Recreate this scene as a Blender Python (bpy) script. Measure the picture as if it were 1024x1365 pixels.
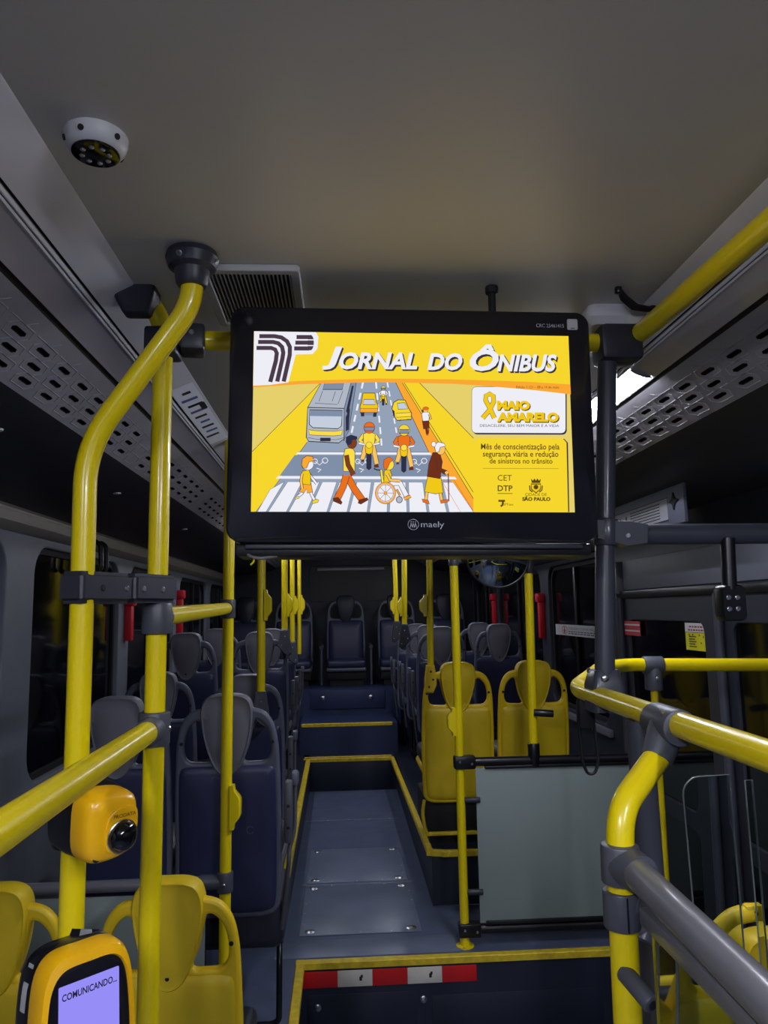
import bpy, bmesh, math, random
from mathutils import Vector, Matrix
from math import sin, cos, pi, radians

random.seed(7)
for _o in list(bpy.data.objects):
    bpy.data.objects.remove(_o, do_unlink=True)
SC = bpy.context.scene
COL = SC.collection

# ------------------------------------------------------------------ camera
cam_d = bpy.data.cameras.new('camera')
cam = bpy.data.objects.new('camera', cam_d)
COL.objects.link(cam)
cam_d.sensor_fit = 'HORIZONTAL'
cam_d.sensor_width = 36.0
cam_d.lens = 36.0 * 1000.0 / 1024.0
cam_d.clip_start = 0.02
_r = Vector((0.9982483, -0.0564088, -0.01784319))
_u = Vector((0.01025133, -0.13211534, 0.99118134))
_f = Vector((0.05826871, 0.989628, 0.13130565))
cam.matrix_world = Matrix(((_r.x, _u.x, -_f.x, 0.0), (_r.y, _u.y, -_f.y, 0.0), (_r.z, _u.z, -_f.z, 1.85), (0, 0, 0, 1)))
SC.camera = cam

# ------------------------------------------------------------------ world: night outside
world = bpy.data.worlds.new('night')
SC.world = world
world.use_nodes = True
_bg = world.node_tree.nodes['Background']
_bg.inputs[0].default_value = (0.012, 0.014, 0.022, 1)
_bg.inputs[1].default_value = 1.0
SC.view_settings.view_transform = 'Standard'
SC.view_settings.look = 'None'
SC.view_settings.exposure = 0.0
SC.view_settings.gamma = 1.0
SC.view_settings.use_curve_mapping = False

# strengths of the bus's own lamps (the diffusers are built further down)
LED_MID = 85.0      # lit section in the right light channel, partly hidden by the monitor
LED_FRONT = 170.0     # lit sections over the front platform, behind the photographer
LED_REAR = 24.0      # dimmed sections over the rear rows
SCREEN_GAIN = 1.0

# ------------------------------------------------------------------ helpers
def lin(c):
    return tuple((v / 255 / 12.92) if v / 255 <= 0.04045 else ((v / 255 + 0.055) / 1.055) ** 2.4 for v in c)

def mat(name, rgb, rough=0.5, metal=0.0, var=0.08, scale=14.0, bump=0.0, coat=0.0, bscale=None, emit=None, alpha=None, trans=0.0, ior=1.45, spec=0.5):
    m = bpy.data.materials.new(name)
    m.use_nodes = True
    nt = m.node_tree
    p = nt.nodes['Principled BSDF']
    c = lin(rgb)
    p.inputs['Metallic'].default_value = metal
    p.inputs['Roughness'].default_value = rough
    p.inputs['Coat Weight'].default_value = coat
    p.inputs['Coat Roughness'].default_value = 0.12
    p.inputs['IOR'].default_value = ior
    p.inputs['Transmission Weight'].default_value = trans
    p.inputs['Specular IOR Level'].default_value = spec
    tc = nt.nodes.new('ShaderNodeTexCoord')
    n = nt.nodes.new('ShaderNodeTexNoise')
    n.inputs['Scale'].default_value = scale
    n.inputs['Detail'].default_value = 4
    nt.links.new(tc.outputs['Object'], n.inputs['Vector'])
    r = nt.nodes.new('ShaderNodeValToRGB')
    r.color_ramp.elements[0].position = 0.3
    r.color_ramp.elements[1].position = 0.7
    r.color_ramp.elements[0].color = (*[max(0, v * (1 - var)) for v in c], 1)
    r.color_ramp.elements[1].color = (*[min(1, v * (1 + var)) for v in c], 1)
    nt.links.new(n.outputs['Fac'], r.inputs['Fac'])
    nt.links.new(r.outputs['Color'], p.inputs['Base Color'])
    if bump:
        n2 = nt.nodes.new('ShaderNodeTexNoise')
        n2.inputs['Scale'].default_value = bscale or 220
        n2.inputs['Detail'].default_value = 3
        nt.links.new(tc.outputs['Object'], n2.inputs['Vector'])
        b = nt.nodes.new('ShaderNodeBump')
        b.inputs['Strength'].default_value = bump
        b.inputs['Distance'].default_value = 0.002
        nt.links.new(n2.outputs['Fac'], b.inputs['Height'])
        nt.links.new(b.outputs['Normal'], p.inputs['Normal'])
    if emit is not None:
        p.inputs['Emission Color'].default_value = (*c, 1)
        p.inputs['Emission Strength'].default_value = emit
    return m

def glow(name, rgb, strength):
    m = bpy.data.materials.new(name)
    m.use_nodes = True
    nt = m.node_tree
    nt.nodes.clear()
    e = nt.nodes.new('ShaderNodeEmission')
    e.inputs[0].default_value = (*lin(rgb), 1)
    e.inputs[1].default_value = strength
    o = nt.nodes.new('ShaderNodeOutputMaterial')
    nt.links.new(e.outputs[0], o.inputs[0])
    return m

YEL = mat('yellow_paint', (226, 202, 8), 0.32, coat=0.35, var=0.025, scale=5)
YSEAT = mat('yellow_seat_plastic', (222, 188, 22), 0.45, var=0.07, scale=7, bump=0.12, bscale=500)
YPAD = mat('yellow_seat_pad', (212, 182, 28), 0.5, var=0.08, scale=5, bump=0.15, bscale=420)
YDEV = mat('amber_device_plastic', (236, 176, 14), 0.32, var=0.04, coat=0.2)
YNOSE = mat('yellow_nosing', (212, 184, 40), 0.5, var=0.2, scale=30, bump=0.2)
JOINT = mat('dark_grey_joint', (72, 74, 82), 0.42, var=0.1, bump=0.1, bscale=400)
JOINTD = mat('charcoal_joint', (46, 47, 56), 0.4, var=0.1, bump=0.1, bscale=400)
POSTD = mat('charcoal_post', (62, 64, 74), 0.34, var=0.08, coat=0.2)
GREYT = mat('grey_tube', (104, 104, 110), 0.33, var=0.06, coat=0.2)
BLACK = mat('black_plastic', (20, 20, 25), 0.32, var=0.15)
BLACKM = mat('black_matte', (14, 14, 17), 0.7, var=0.15)
TVB = mat('monitor_black', (22, 22, 29), 0.18, var=0.1, coat=0.3)
CHROME = mat('screw_metal', (190, 190, 195), 0.28, metal=1.0, var=0.1)
CEIL = mat('ceiling_panel', (200, 196, 188), 0.42, var=0.03, scale=3, bump=0.06, bscale=260)
TRIMG = mat('grey_trim', (206, 204, 210), 0.36, var=0.05, scale=6)
ALU = mat('light_channel_plastic', (186, 180, 188), 0.25, metal=0.25, var=0.06, scale=5)
PERF = mat('perforated_panel', (160, 157, 162), 0.5, var=0.06, scale=9, bump=0.1)
COVE = mat('dark_cove', (40, 41, 47), 0.5, var=0.1)
GROOVE = mat('groove_black', (16, 16, 19), 0.6)
CAPR = mat('cap_rail', (128, 122, 114), 0.4, var=0.08)
WALL = mat('wall_grey_blue', (100, 104, 114), 0.5, var=0.05, bump=0.08)
WALLD = mat('wall_dark', (38, 41, 50), 0.5, var=0.1, bump=0.08)
FLOORM = mat('blue_vinyl_floor', (84, 93, 118), 0.36, var=0.16, scale=9, bump=0.2, bscale=350)
HATCH = mat('hatch_vinyl', (106, 115, 136), 0.34, var=0.12, scale=6, bump=0.2, bscale=350)
RISER = mat('riser_blue', (44, 54, 88), 0.42, var=0.12, scale=6, bump=0.1)
RISERD = mat('riser_dark', (34, 39, 54), 0.45, var=0.12, scale=6, bump=0.1)
BLUEP = mat('blue_seat_vinyl', (40, 45, 74), 0.4, var=0.1, scale=6, bump=0.2, bscale=300)
GREYS = mat('grey_seat_shell', (84, 88, 102), 0.45, var=0.08, scale=8, bump=0.12, bscale=400)
HEADG = mat('grey_headrest', (104, 104, 112), 0.5, var=0.07, scale=8, bump=0.15, bscale=400)
DCUSH = mat('dark_cushion', (34, 36, 48), 0.45, var=0.1, bump=0.2)
REARGL = mat('rear_dark_panel', (16, 17, 21), 0.4, var=0.1)
WINDOW = mat('night_glass', (7, 8, 11), 0.07, var=0.1, spec=0.38)
FROST = mat('frosted_panel', (132, 144, 140), 0.45, var=0.04, scale=4)
REDP = mat('red_plastic', (190, 28, 40), 0.4, var=0.08)
REDT = mat('red_reflective', (205, 32, 32), 0.35, var=0.06)
WHITET = mat('white_reflective', (214, 208, 196), 0.4, var=0.06)
WHITEP = mat('white_print', (215, 215, 215), 0.5, var=0.03)
LBL_Y = mat('label_yellow', (222, 214, 20), 0.5, var=0.03)
LBL_R = mat('label_red', (205, 60, 68), 0.5, var=0.03)
INK = mat('ink_dark', (30, 30, 34), 0.6)
INKR = mat('ink_red', (170, 50, 55), 0.6)
WHITEG = mat('white_grey_plastic', (176, 176, 178), 0.4, var=0.04)
DOME = mat('dome_glass', (12, 12, 15), 0.06, var=0.1, coat=0.6)
MIRROR = mat('convex_mirror', (150, 160, 168), 0.04, metal=1.0, var=0.02)
CLEAR = mat('clear_acrylic', (225, 235, 235), 0.03, var=0.01, trans=1.0, ior=1.05)
EDGE = mat('acrylic_edge_glint', (120, 126, 126), 0.3, var=0.05)

class B:
    """collects faces; build() links them as one mesh object"""
    def __init__(self):
        self.v, self.f, self.m, self.mats = [], [], [], []
        self.T = None
    def mi(self, m):
        if m not in self.mats:
            self.mats.append(m)
        return self.mats.index(m)
    def add(self, vs, fs, m):
        k = len(self.v)
        if self.T is not None:
            vs = [self.T @ Vector(p) for p in vs]
        self.v.extend(tuple(p) for p in vs)
        i = self.mi(m)
        for f in fs:
            self.f.append(tuple(k + a for a in f))
            self.m.append(i)
        return self
    def bm(self, bm, m):
        bm.verts.index_update()
        vs = [v.co.copy() for v in bm.verts]
        fs = [tuple(v.index for v in f.verts) for f in bm.faces]
        bm.free()
        return self.add(vs, fs, m)
    def mesh(self, me, m):
        vs = [v.co.copy() for v in me.vertices]
        fs = [tuple(p.vertices) for p in me.polygons]
        bpy.data.meshes.remove(me)
        return self.add(vs, fs, m)
    def box(self, lo, hi, m, bev=0.0, rot=None, seg=2):
        lo, hi = Vector(lo), Vector(hi)
        c, s = (lo + hi) / 2, hi - lo
        bm = bmesh.new()
        bmesh.ops.create_cube(bm, size=1.0)
        for v in bm.verts:
            v.co = Vector((v.co.x * s.x, v.co.y * s.y, v.co.z * s.z))
        if bev:
            bmesh.ops.bevel(bm, geom=list(bm.edges), offset=min(bev, min(abs(s.x), abs(s.y), abs(s.z)) * 0.49), segments=seg, affect='EDGES', profile=0.5)
        for v in bm.verts:
            if rot is not None:
                v.co = rot @ v.co
            v.co += c
        return self.bm(bm, m)
    def tube(self, pts, r, m, n=20, fillet=0.0, caps=True, flat=1.0):
        pts = [Vector(p) for p in pts]
        if fillet and len(pts) > 2:
            out = [pts[0]]
            for i in range(1, len(pts) - 1):
                a, b, c = pts[i - 1], pts[i], pts[i + 1]
                d = min(fillet, (a - b).length * 0.48, (c - b).length * 0.48)
                p0, p2 = b + (a - b).normalized() * d, b + (c - b).normalized() * d
                for k in range(9):
                    t = k / 8
                    out.append(p0 * (1 - t) ** 2 + b * 2 * t * (1 - t) + p2 * t * t)
            out.append(pts[-1])
            pts = out
        rad = r if isinstance(r, (list, tuple)) else [r] * len(pts)
        t0 = (pts[1] - pts[0]).normalized()
        up = Vector((0, 0, 1)) if abs(t0.z) < 0.9 else Vector((1, 0, 0))
        nx = t0.cross(up).normalized()
        vs, fs = [], []
        for i, p in enumerate(pts):
            if i == 0:
                t = t0
            elif i == len(pts) - 1:
                t = (pts[i] - pts[i - 1]).normalized()
            else:
                t = (pts[i + 1] - pts[i - 1]).normalized()
            nx = (nx - t * nx.dot(t)).normalized()
            ny = t.cross(nx)
            for k in range(n):
                a = 2 * pi * k / n
                vs.append(p + (nx * cos(a) + ny * sin(a) * flat) * rad[i])
        for i in range(len(pts) - 1):
            for k in range(n):
                a, b2 = i * n + k, i * n + (k + 1) % n
                fs.append((a, b2, b2 + n, a + n))
        if caps:
            fs.append(tuple(range(n - 1, -1, -1)))
            fs.append(tuple(range((len(pts) - 1) * n, len(pts) * n)))
        return self.add(vs, fs, m)
    def cyl(self, p0, p1, r, m, n=20, r2=None, bev=0.0):
        p0, p1 = Vector(p0), Vector(p1)
        r2 = r if r2 is None else r2
        if bev:
            d = (p1 - p0).normalized() * bev
            return self.tube([p0, p0 + d * 0.3, p0 + d, p1 - d, p1 - d * 0.3, p1], [r - bev, r - bev * 0.3, r, r2, r2 - bev * 0.3, r2 - bev], m, n)
        return self.tube([p0, p1], [r, r2], m, n)
    def lathe(self, prof, c, m, axis=(0, 0, 1), n=28):
        c, ax = Vector(c), Vector(axis).normalized()
        return self.tube([c + ax * h for _, h in prof], [max(q, 1e-4) for q, _ in prof], m, n) if all(prof[i][1] != prof[i + 1][1] for i in range(len(prof) - 1)) else self.tube([c + ax * (h + i * 1e-5) for i, (_, h) in enumerate(prof)], [max(q, 1e-4) for q, _ in prof], m, n)
    def rings(self, outline, steps, m, T, close_ends=True):
        """outline: 2-D loop; steps: (scale, depth); T maps (x, depth, z) to space; scaled about the outline's middle"""
        cx = (min(p[0] for p in outline) + max(p[0] for p in outline)) / 2
        cz = (min(p[1] for p in outline) + max(p[1] for p in outline)) / 2
        n = len(outline)
        vs, fs = [], []
        for s, d in steps:
            for x, z in outline:
                vs.append(T((cx + (x - cx) * s, d, cz + (z - cz) * s)))
        for i in range(len(steps) - 1):
            for k in range(n):
                a, b2 = i * n + k, i * n + (k + 1) % n
                fs.append((a, b2, b2 + n, a + n))
        if close_ends:
            fs.append(tuple(range(n - 1, -1, -1)))
            fs.append(tuple(range((len(steps) - 1) * n, len(steps) * n)))
        return self.add(vs, fs, m)
    def build(self, name, parent=None, smooth=True, ang=0.6, loc=None):
        me = bpy.data.meshes.new(name)
        me.from_pydata(self.v, [], self.f)
        for mm in self.mats:
            me.materials.append(mm)
        me.polygons.foreach_set('material_index', self.m)
        me.update()
        bm = bmesh.new()
        bm.from_mesh(me)
        bmesh.ops.recalc_face_normals(bm, faces=list(bm.faces))
        bm.to_mesh(me)
        bm.free()
        if smooth:
            me.polygons.foreach_set('use_smooth', [True] * len(me.polygons))
            me.set_sharp_from_angle(angle=ang)
        o = bpy.data.objects.new(name, me)
        COL.objects.link(o)
        if parent is not None:
            o.parent = parent
        if loc is not None:
            o.location = loc
        return o

def tag(o, label=None, cat=None, group=None, kind=None):
    if label: o['label'] = label
    if cat: o['category'] = cat
    if group: o['group'] = group
    if kind: o['kind'] = kind
    return o

def thing(name, label, cat, loc=(0, 0, 0), group=None, rz=0.0):
    o = bpy.data.objects.new(name, None)
    o.empty_display_size = 0.05
    COL.objects.link(o)
    o.location = loc
    o.rotation_euler = (0, 0, rz)
    return tag(o, label, cat, group)

def struct(o, label, cat):
    return tag(o, label, cat, kind='structure')

def copy_tree(o, parent=None):
    c = o.copy()
    COL.objects.link(c)
    c.parent = parent
    for ch in [x for x in bpy.data.objects if x.parent == o]:
        copy_tree(ch, c)
    return c

def world_parts(t):
    """parts were built in world space: keep them there under a moved Empty"""
    M = Matrix.Translation(t.location).inverted()
    for ch in [x for x in bpy.data.objects if x.parent == t]:
        ch.matrix_parent_inverse = M
    return t

def smooth_loop(pts, k=5):
    out = []
    n = len(pts)
    for i in range(n):
        p0, p1, p2, p3 = [Vector((*pts[(i + j) % n], 0)) for j in (-1, 0, 1, 2)]
        for s in range(k):
            t = s / k
            q = 0.5 * ((2 * p1) + (p2 - p0) * t + (2 * p0 - 5 * p1 + 4 * p2 - p3) * t * t + (3 * p1 - p0 - 3 * p2 + p3) * t ** 3)
            out.append((q.x, q.y))
    return out

def rrect(x0, y0, x1, y1, r, k=6):
    out = []
    for cx, cy, a0 in ((x1 - r, y1 - r, 0), (x0 + r, y1 - r, pi / 2), (x0 + r, y0 + r, pi), (x1 - r, y0 + r, 1.5 * pi)):
        for i in range(k + 1):
            a = a0 + pi / 2 * i / k
            out.append((cx + r * cos(a), cy + r * sin(a)))
    return out

def plate(loops, depth, bevel=0.0, res=2):
    """flat sheet (x, y in plane, z thickness) with holes -> mesh"""
    cu = bpy.data.curves.new('sheet', 'CURVE')
    cu.dimensions = '2D'
    cu.fill_mode = 'BOTH'
    cu.extrude = max(1e-5, depth / 2 - bevel)
    cu.bevel_depth = bevel
    cu.bevel_resolution = res
    cu.offset = -bevel
    for lp in loops:
        sp = cu.splines.new('POLY')
        sp.points.add(len(lp) - 1)
        for i, p in enumerate(lp):
            sp.points[i].co = (p[0], p[1], 0, 1)
        sp.use_cyclic_u = True
    o = bpy.data.objects.new('sheet', cu)
    me = bpy.data.meshes.new_from_object(o)
    bpy.data.objects.remove(o)
    bpy.data.curves.remove(cu)
    return me

def text_mesh(body, bold=0.0, shear=0.0, extrude=0.0):
    cu = bpy.data.curves.new('txt', 'FONT')
    cu.body = body
    cu.size = 1.0
    cu.offset = bold
    cu.shear = shear
    cu.extrude = extrude
    cu.fill_mode = 'BOTH' if extrude else 'FRONT'
    cu.resolution_u = 3
    o = bpy.data.objects.new('txt', cu)
    me = bpy.data.meshes.new_from_object(o)
    bpy.data.objects.remove(o)
    bpy.data.curves.remove(cu)
    return me

def text_fit(b, body, m, T, x0, x1, y0, y1, z=0.0, bold=0.0, shear=0.0):
    """text stretched into a box (x0..x1, y0..y1) of a local plane; T maps (x, y, z)"""
    me = text_mesh(body, bold, shear)
    if not me.vertices:
        return
    xs = [v.co.x for v in me.vertices]
    ys = [v.co.y for v in me.vertices]
    ax, bx, ay, by = min(xs), max(xs), min(ys), max(ys)
    for v in me.vertices:
        v.co = T((x0 + (v.co.x - ax) / (bx - ax) * (x1 - x0), y0 + (v.co.y - ay) / (by - ay) * (y1 - y0), z))
    b.mesh(me, m)

def rotz(a):
    return Matrix.Rotation(a, 3, 'Z')

# ================================================================== THE SETTING
CX = 0.135                 # middle of the bus
XL, XR = -1.32, 1.59       # inner faces of the side walls
Y0, Y1 = -2.4, 9.0         # front bulkhead behind the photographer, rear wall
ZC = 2.53                  # ceiling
ZA, ZP = 0.25, 0.53        # aisle floor, seat podiums
ZF = -0.09                 # low floor of the front platform

# ---- floors
b = B()
b.box((XL - 0.05, Y0, ZF - 0.06), (XR + 0.05, 3.70, ZF), FLOORM)
struct(b.build('floor'), 'dark blue vinyl low floor of the front platform below the yellow step edge', 'floor')

fa = B()
fa.box((-0.36, 3.73, ZF), (0.55, 7.06, ZA), FLOORM)
fa.box((0.55, 3.73, ZF), (XR, 4.32, ZA), FLOORM)
fa.box((XL, 2.72, ZF), (-0.215, 3.73, ZA), FLOORM)
fa.box((XL, 3.73, ZF), (-0.36, 3.93, ZA), FLOORM)
floor_aisle = struct(fa.build('floor_aisle'), 'blue grey vinyl aisle floor with screwed hatch covers between the seat rows', 'floor')
# hatch covers, screwed down
def hatch(x0, x1, y0, y1, big=True):
    h = B()
    h.box((x0, y0, ZA), (x1, y1, ZA + 0.005), HATCH, 0.003)
    ho = h.build('hatch_cover', floor_aisle)
    for sx, sy in ((x0 + 0.05, y0 + 0.045), (x1 - 0.05, y0 + 0.045), (x0 + 0.05, y1 - 0.045), (x1 - 0.05, y1 - 0.045)):
        s = B()
        s.lathe([(0.026, 0.0), (0.026, 0.002), (0.02, 0.005), (0.006, 0.007), (0.001, 0.0072)], (sx, sy, ZA + 0.004), CHROME, n=16)
        s.build('screw', ho)
    k = B()
    for i in range(1, 5):
        for xx in (x0 + 0.015, x1 - 0.015):
            yy = y0 + (y1 - y0) * i / 5
            k.lathe([(0.006, 0.0), (0.005, 0.002), (0.001, 0.003)], (xx, yy, ZA + 0.0045), CHROME, n=8)
    for i in range(1, 4):
        xx = x0 + (x1 - x0) * i / 4
        k.lathe([(0.006, 0.0), (0.005, 0.002), (0.001, 0.003)], (xx, y0 + 0.015, ZA + 0.0045), CHROME, n=8)
        k.lathe([(0.006, 0.0), (0.005, 0.002), (0.001, 0.003)], (xx, y1 - 0.015, ZA + 0.0045), CHROME, n=8)
    tag(k.build('rivet_rows', ho), kind='stuff')
hatch(-0.225, 0.388, 4.0, 4.69)
hatch(-0.222, 0.380, 4.73, 5.37)
for yy in (6.09,):
    s = B()
    s.box((-0.34, yy - 0.012, ZA), (0.44, yy + 0.012, ZA + 0.003), HATCH, 0.001)
    for i in range(5):
        s.lathe([(0.008, 0.0), (0.006, 0.002), (0.001, 0.003)], (-0.28 + i * 0.16, yy, ZA + 0.003), CHROME, n=8)
    s.build('joint_strip', floor_aisle)
s = B(); s.box((-0.25, 4.696, ZA), (0.41, 4.724, ZA + 0.003), HATCH, 0.001); s.build('joint_strip', floor_aisle)
s = B(); s.box((-0.33, 3.76, ZA), (0.55, 3.95, ZA + 0.003), HATCH, 0.001); s.build('joint_strip', floor_aisle)

# podiums for the seats
b = B()
b.box((XL, 3.93, ZA), (-0.30, 8.06, ZP), RISERD)
struct(b.build('floor_podium_left'), 'dark seat podium along the window side of the grey headrest rows', 'floor')
b = B()
b.box((0.485, 4.33, ZA), (XR, 8.06, ZP), RISERD)
struct(b.build('floor_podium_right'), 'dark seat podium under the two yellow priority seats', 'floor')

# main step (aisle level down to the low floor): riser panel, nosings, hazard tape
b = B()
b.box((-0.205, 3.70, ZF), (XR, 3.73, ZA - 0.004), RISERD)
b.box((-0.215, 2.74, ZF), (-0.205, 3.73, ZA - 0.004), RISERD)
b.box((XL, 2.70, ZF), (-0.205, 2.72, ZA - 0.004), RISERD)
b.box((-0.17, 3.697, -0.05), (0.33, 3.70, 0.118), RISERD, 0.002)
b.box((0.40, 3.697, -0.05), (1.2, 3.70, 0.095), RISERD, 0.002)
main_riser = struct(b.build('floor_riser'), 'dark blue step riser with access panels under the yellow step edge', 'floor')
for xx, zz in ((-0.125, 0.065), (0.36, 0.08)):
    s = B()
    s.lathe([(0.016, 0.0), (0.016, 0.003), (0.010, 0.007), (0.004, 0.007), (0.001, 0.004)], (xx, 3.698, zz), CHROME, axis=(0, -1, 0), n=16)
    s.build('bolt', main_riser)
# hazard tape pieces on the riser
for i, (c, lb) in enumerate(((REDT, 'red'), (WHITET, 'white'), (REDT, 'red'), (WHITET, 'white'), (REDT, 'red'))):
    s = B()
    x0 = -0.195 + i * 0.161
    s.box((x0, 3.6975, 0.148), (x0 + 0.16, 3.70, 0.218), c, 0.0005)
    o = s.build('tape_block', main_riser)
    if c is WHITET:
        q = B(); q.box((x0 + 0.10, 3.6968, 0.172), (x0 + 0.112, 3.6975, 0.19), INK); q.box((x0 + 0.106, 3.6968, 0.185), (x0 + 0.116, 3.6975, 0.197), INK)
        q.build('scuff', o)
# yellow nosings
def nosing(name_label, pts, w=0.026):
    s = B()
    for i in range(len(pts) - 1):
        p, q = Vector(pts[i]), Vector(pts[i + 1])
        d = (q - p).normalized()
        side = Vector((-d.y, d.x, 0)) * w / 2
        lo = p - side - d * (w / 2 if i else 0)
        vs, fs = [], []
        prof = [(-w / 2, -0.022), (-w / 2, 0.004), (-w / 2 + 0.004, 0.008), (w / 2 - 0.004, 0.008), (w / 2, 0.004), (w / 2, -0.022)]
        for e in (p - d * w / 2, q + d * w / 2):
            for a, h in prof:
                vs.append(e + Vector((-d.y, d.x, 0)) * a + Vector((0, 0, h - 0.0006 * i)))
        n = len(prof)
        for k in range(n):
            fs.append((k, (k + 1) % n, (k + 1) % n + n, k + n))
        fs.append(tuple(range(n - 1, -1, -1))); fs.append(tuple(range(n, 2 * n)))
        s.add(vs, fs, YNOSE)
    o = s.build('trim_nosing')
    return struct(o, name_label, 'trim')
nosing('yellow step edge strip above the red and white tape, turning along the aisle', [(XR - 0.01, 3.715, ZA), (-0.205, 3.715, ZA), (-0.205, 2.72, ZA)], 0.04)
nosing('yellow edge strip of the podium beside the yellow priority seats', [(0.45, 7.05, ZP), (0.478, 4.35, ZP), (0.56, 4.325, ZP), (1.3, 4.325, ZP)], 0.034)
nosing('yellow edge strip of the podium by the grey headrest seats', [(-0.312, 7.05, ZP), (-0.295, 3.94, ZP), (-0.42, 3.925, ZP)], 0.04)

# rear steps
b = B()
b.box((-0.36, 7.06, ZA), (0.485, 7.27, ZP), RISERD)
b.box((-0.36, 7.05, ZA + 0.02), (0.46, 7.06, ZP - 0.02), RISERD, 0.003)
struct(b.build('floor_step_lower'), 'lower rear aisle step with dark riser and looped yellow edge', 'step')
nosing('lower of the two yellow edge strips on the rear aisle steps', [(-0.34, 7.06, ZP), (0.44, 7.06, ZP)], 0.03)
nosing('yellow inlay strip behind the lower rear aisle step edge', [(-0.34, 7.14, ZP), (0.44, 7.14, ZP)], 0.02)
b = B()
b.box((-0.40, 7.27, ZA), (0.52, 8.07, 0.807), RISER)
struct(b.build('floor_step_upper'), 'upper rear aisle step with blue riser', 'step')
nosing('upper of the two yellow edge strips on the rear aisle steps', [(-0.37, 7.28, 0.807), (0.46, 7.28, 0.807)], 0.025)
b = B()
b.box((XL, 8.06, ZA), (XR, Y1, 1.06), RISER)
b.box((-0.33, 8.045, 0.85), (0.45, 8.06, 1.04), RISER, 0.004)
rear_plat = struct(b.build('floor_rear_platform'), 'blue rear platform front with two round bolts below the last seat row', 'floor')
for xx in (-0.20, 0.30):
    s = B()
    s.lathe([(0.026, 0.0), (0.026, 0.004), (0.018, 0.009), (0.001, 0.011)], (xx, 8.045, 0.96), CHROME, axis=(0, -1, 0), n=16)
    s.build('bolt', rear_plat)

# ---- ceiling and its side ducts, profile (distance from middle, height)
b = B()
b.box((CX - 0.565, Y0, ZC), (CX + 0.565, Y1, ZC + 0.05), CEIL)
ceiling = struct(b.build('ceiling'), 'smooth grey flat bus ceiling panel', 'ceiling')

def sweep(name, label, prof, m, side, y0=Y0, y1=Y1, thick=0.012, parent=None):
    """profile strip swept along the bus; side -1 window side with the monitor pole, +1 door side"""
    s = B()
    vs, fs = [], []
    up = [(d, z + thick) for d, z in reversed(prof)]
    loop = list(prof) + up
    for y in (y0, y1):
        for d, z in loop:
            vs.append((CX + side * d, y, z))
    n = len(loop)
    for k in range(n):
        fs.append((k, (k + 1) % n, (k + 1) % n + n, k + n))
    fs.append(tuple(range(n))); fs.append(tuple(range(n, 2 * n)))
    s.add(vs, fs, m)
    o = s.build(name, parent)
    if parent is None:
        struct(o, label, 'trim')
    return o

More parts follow.
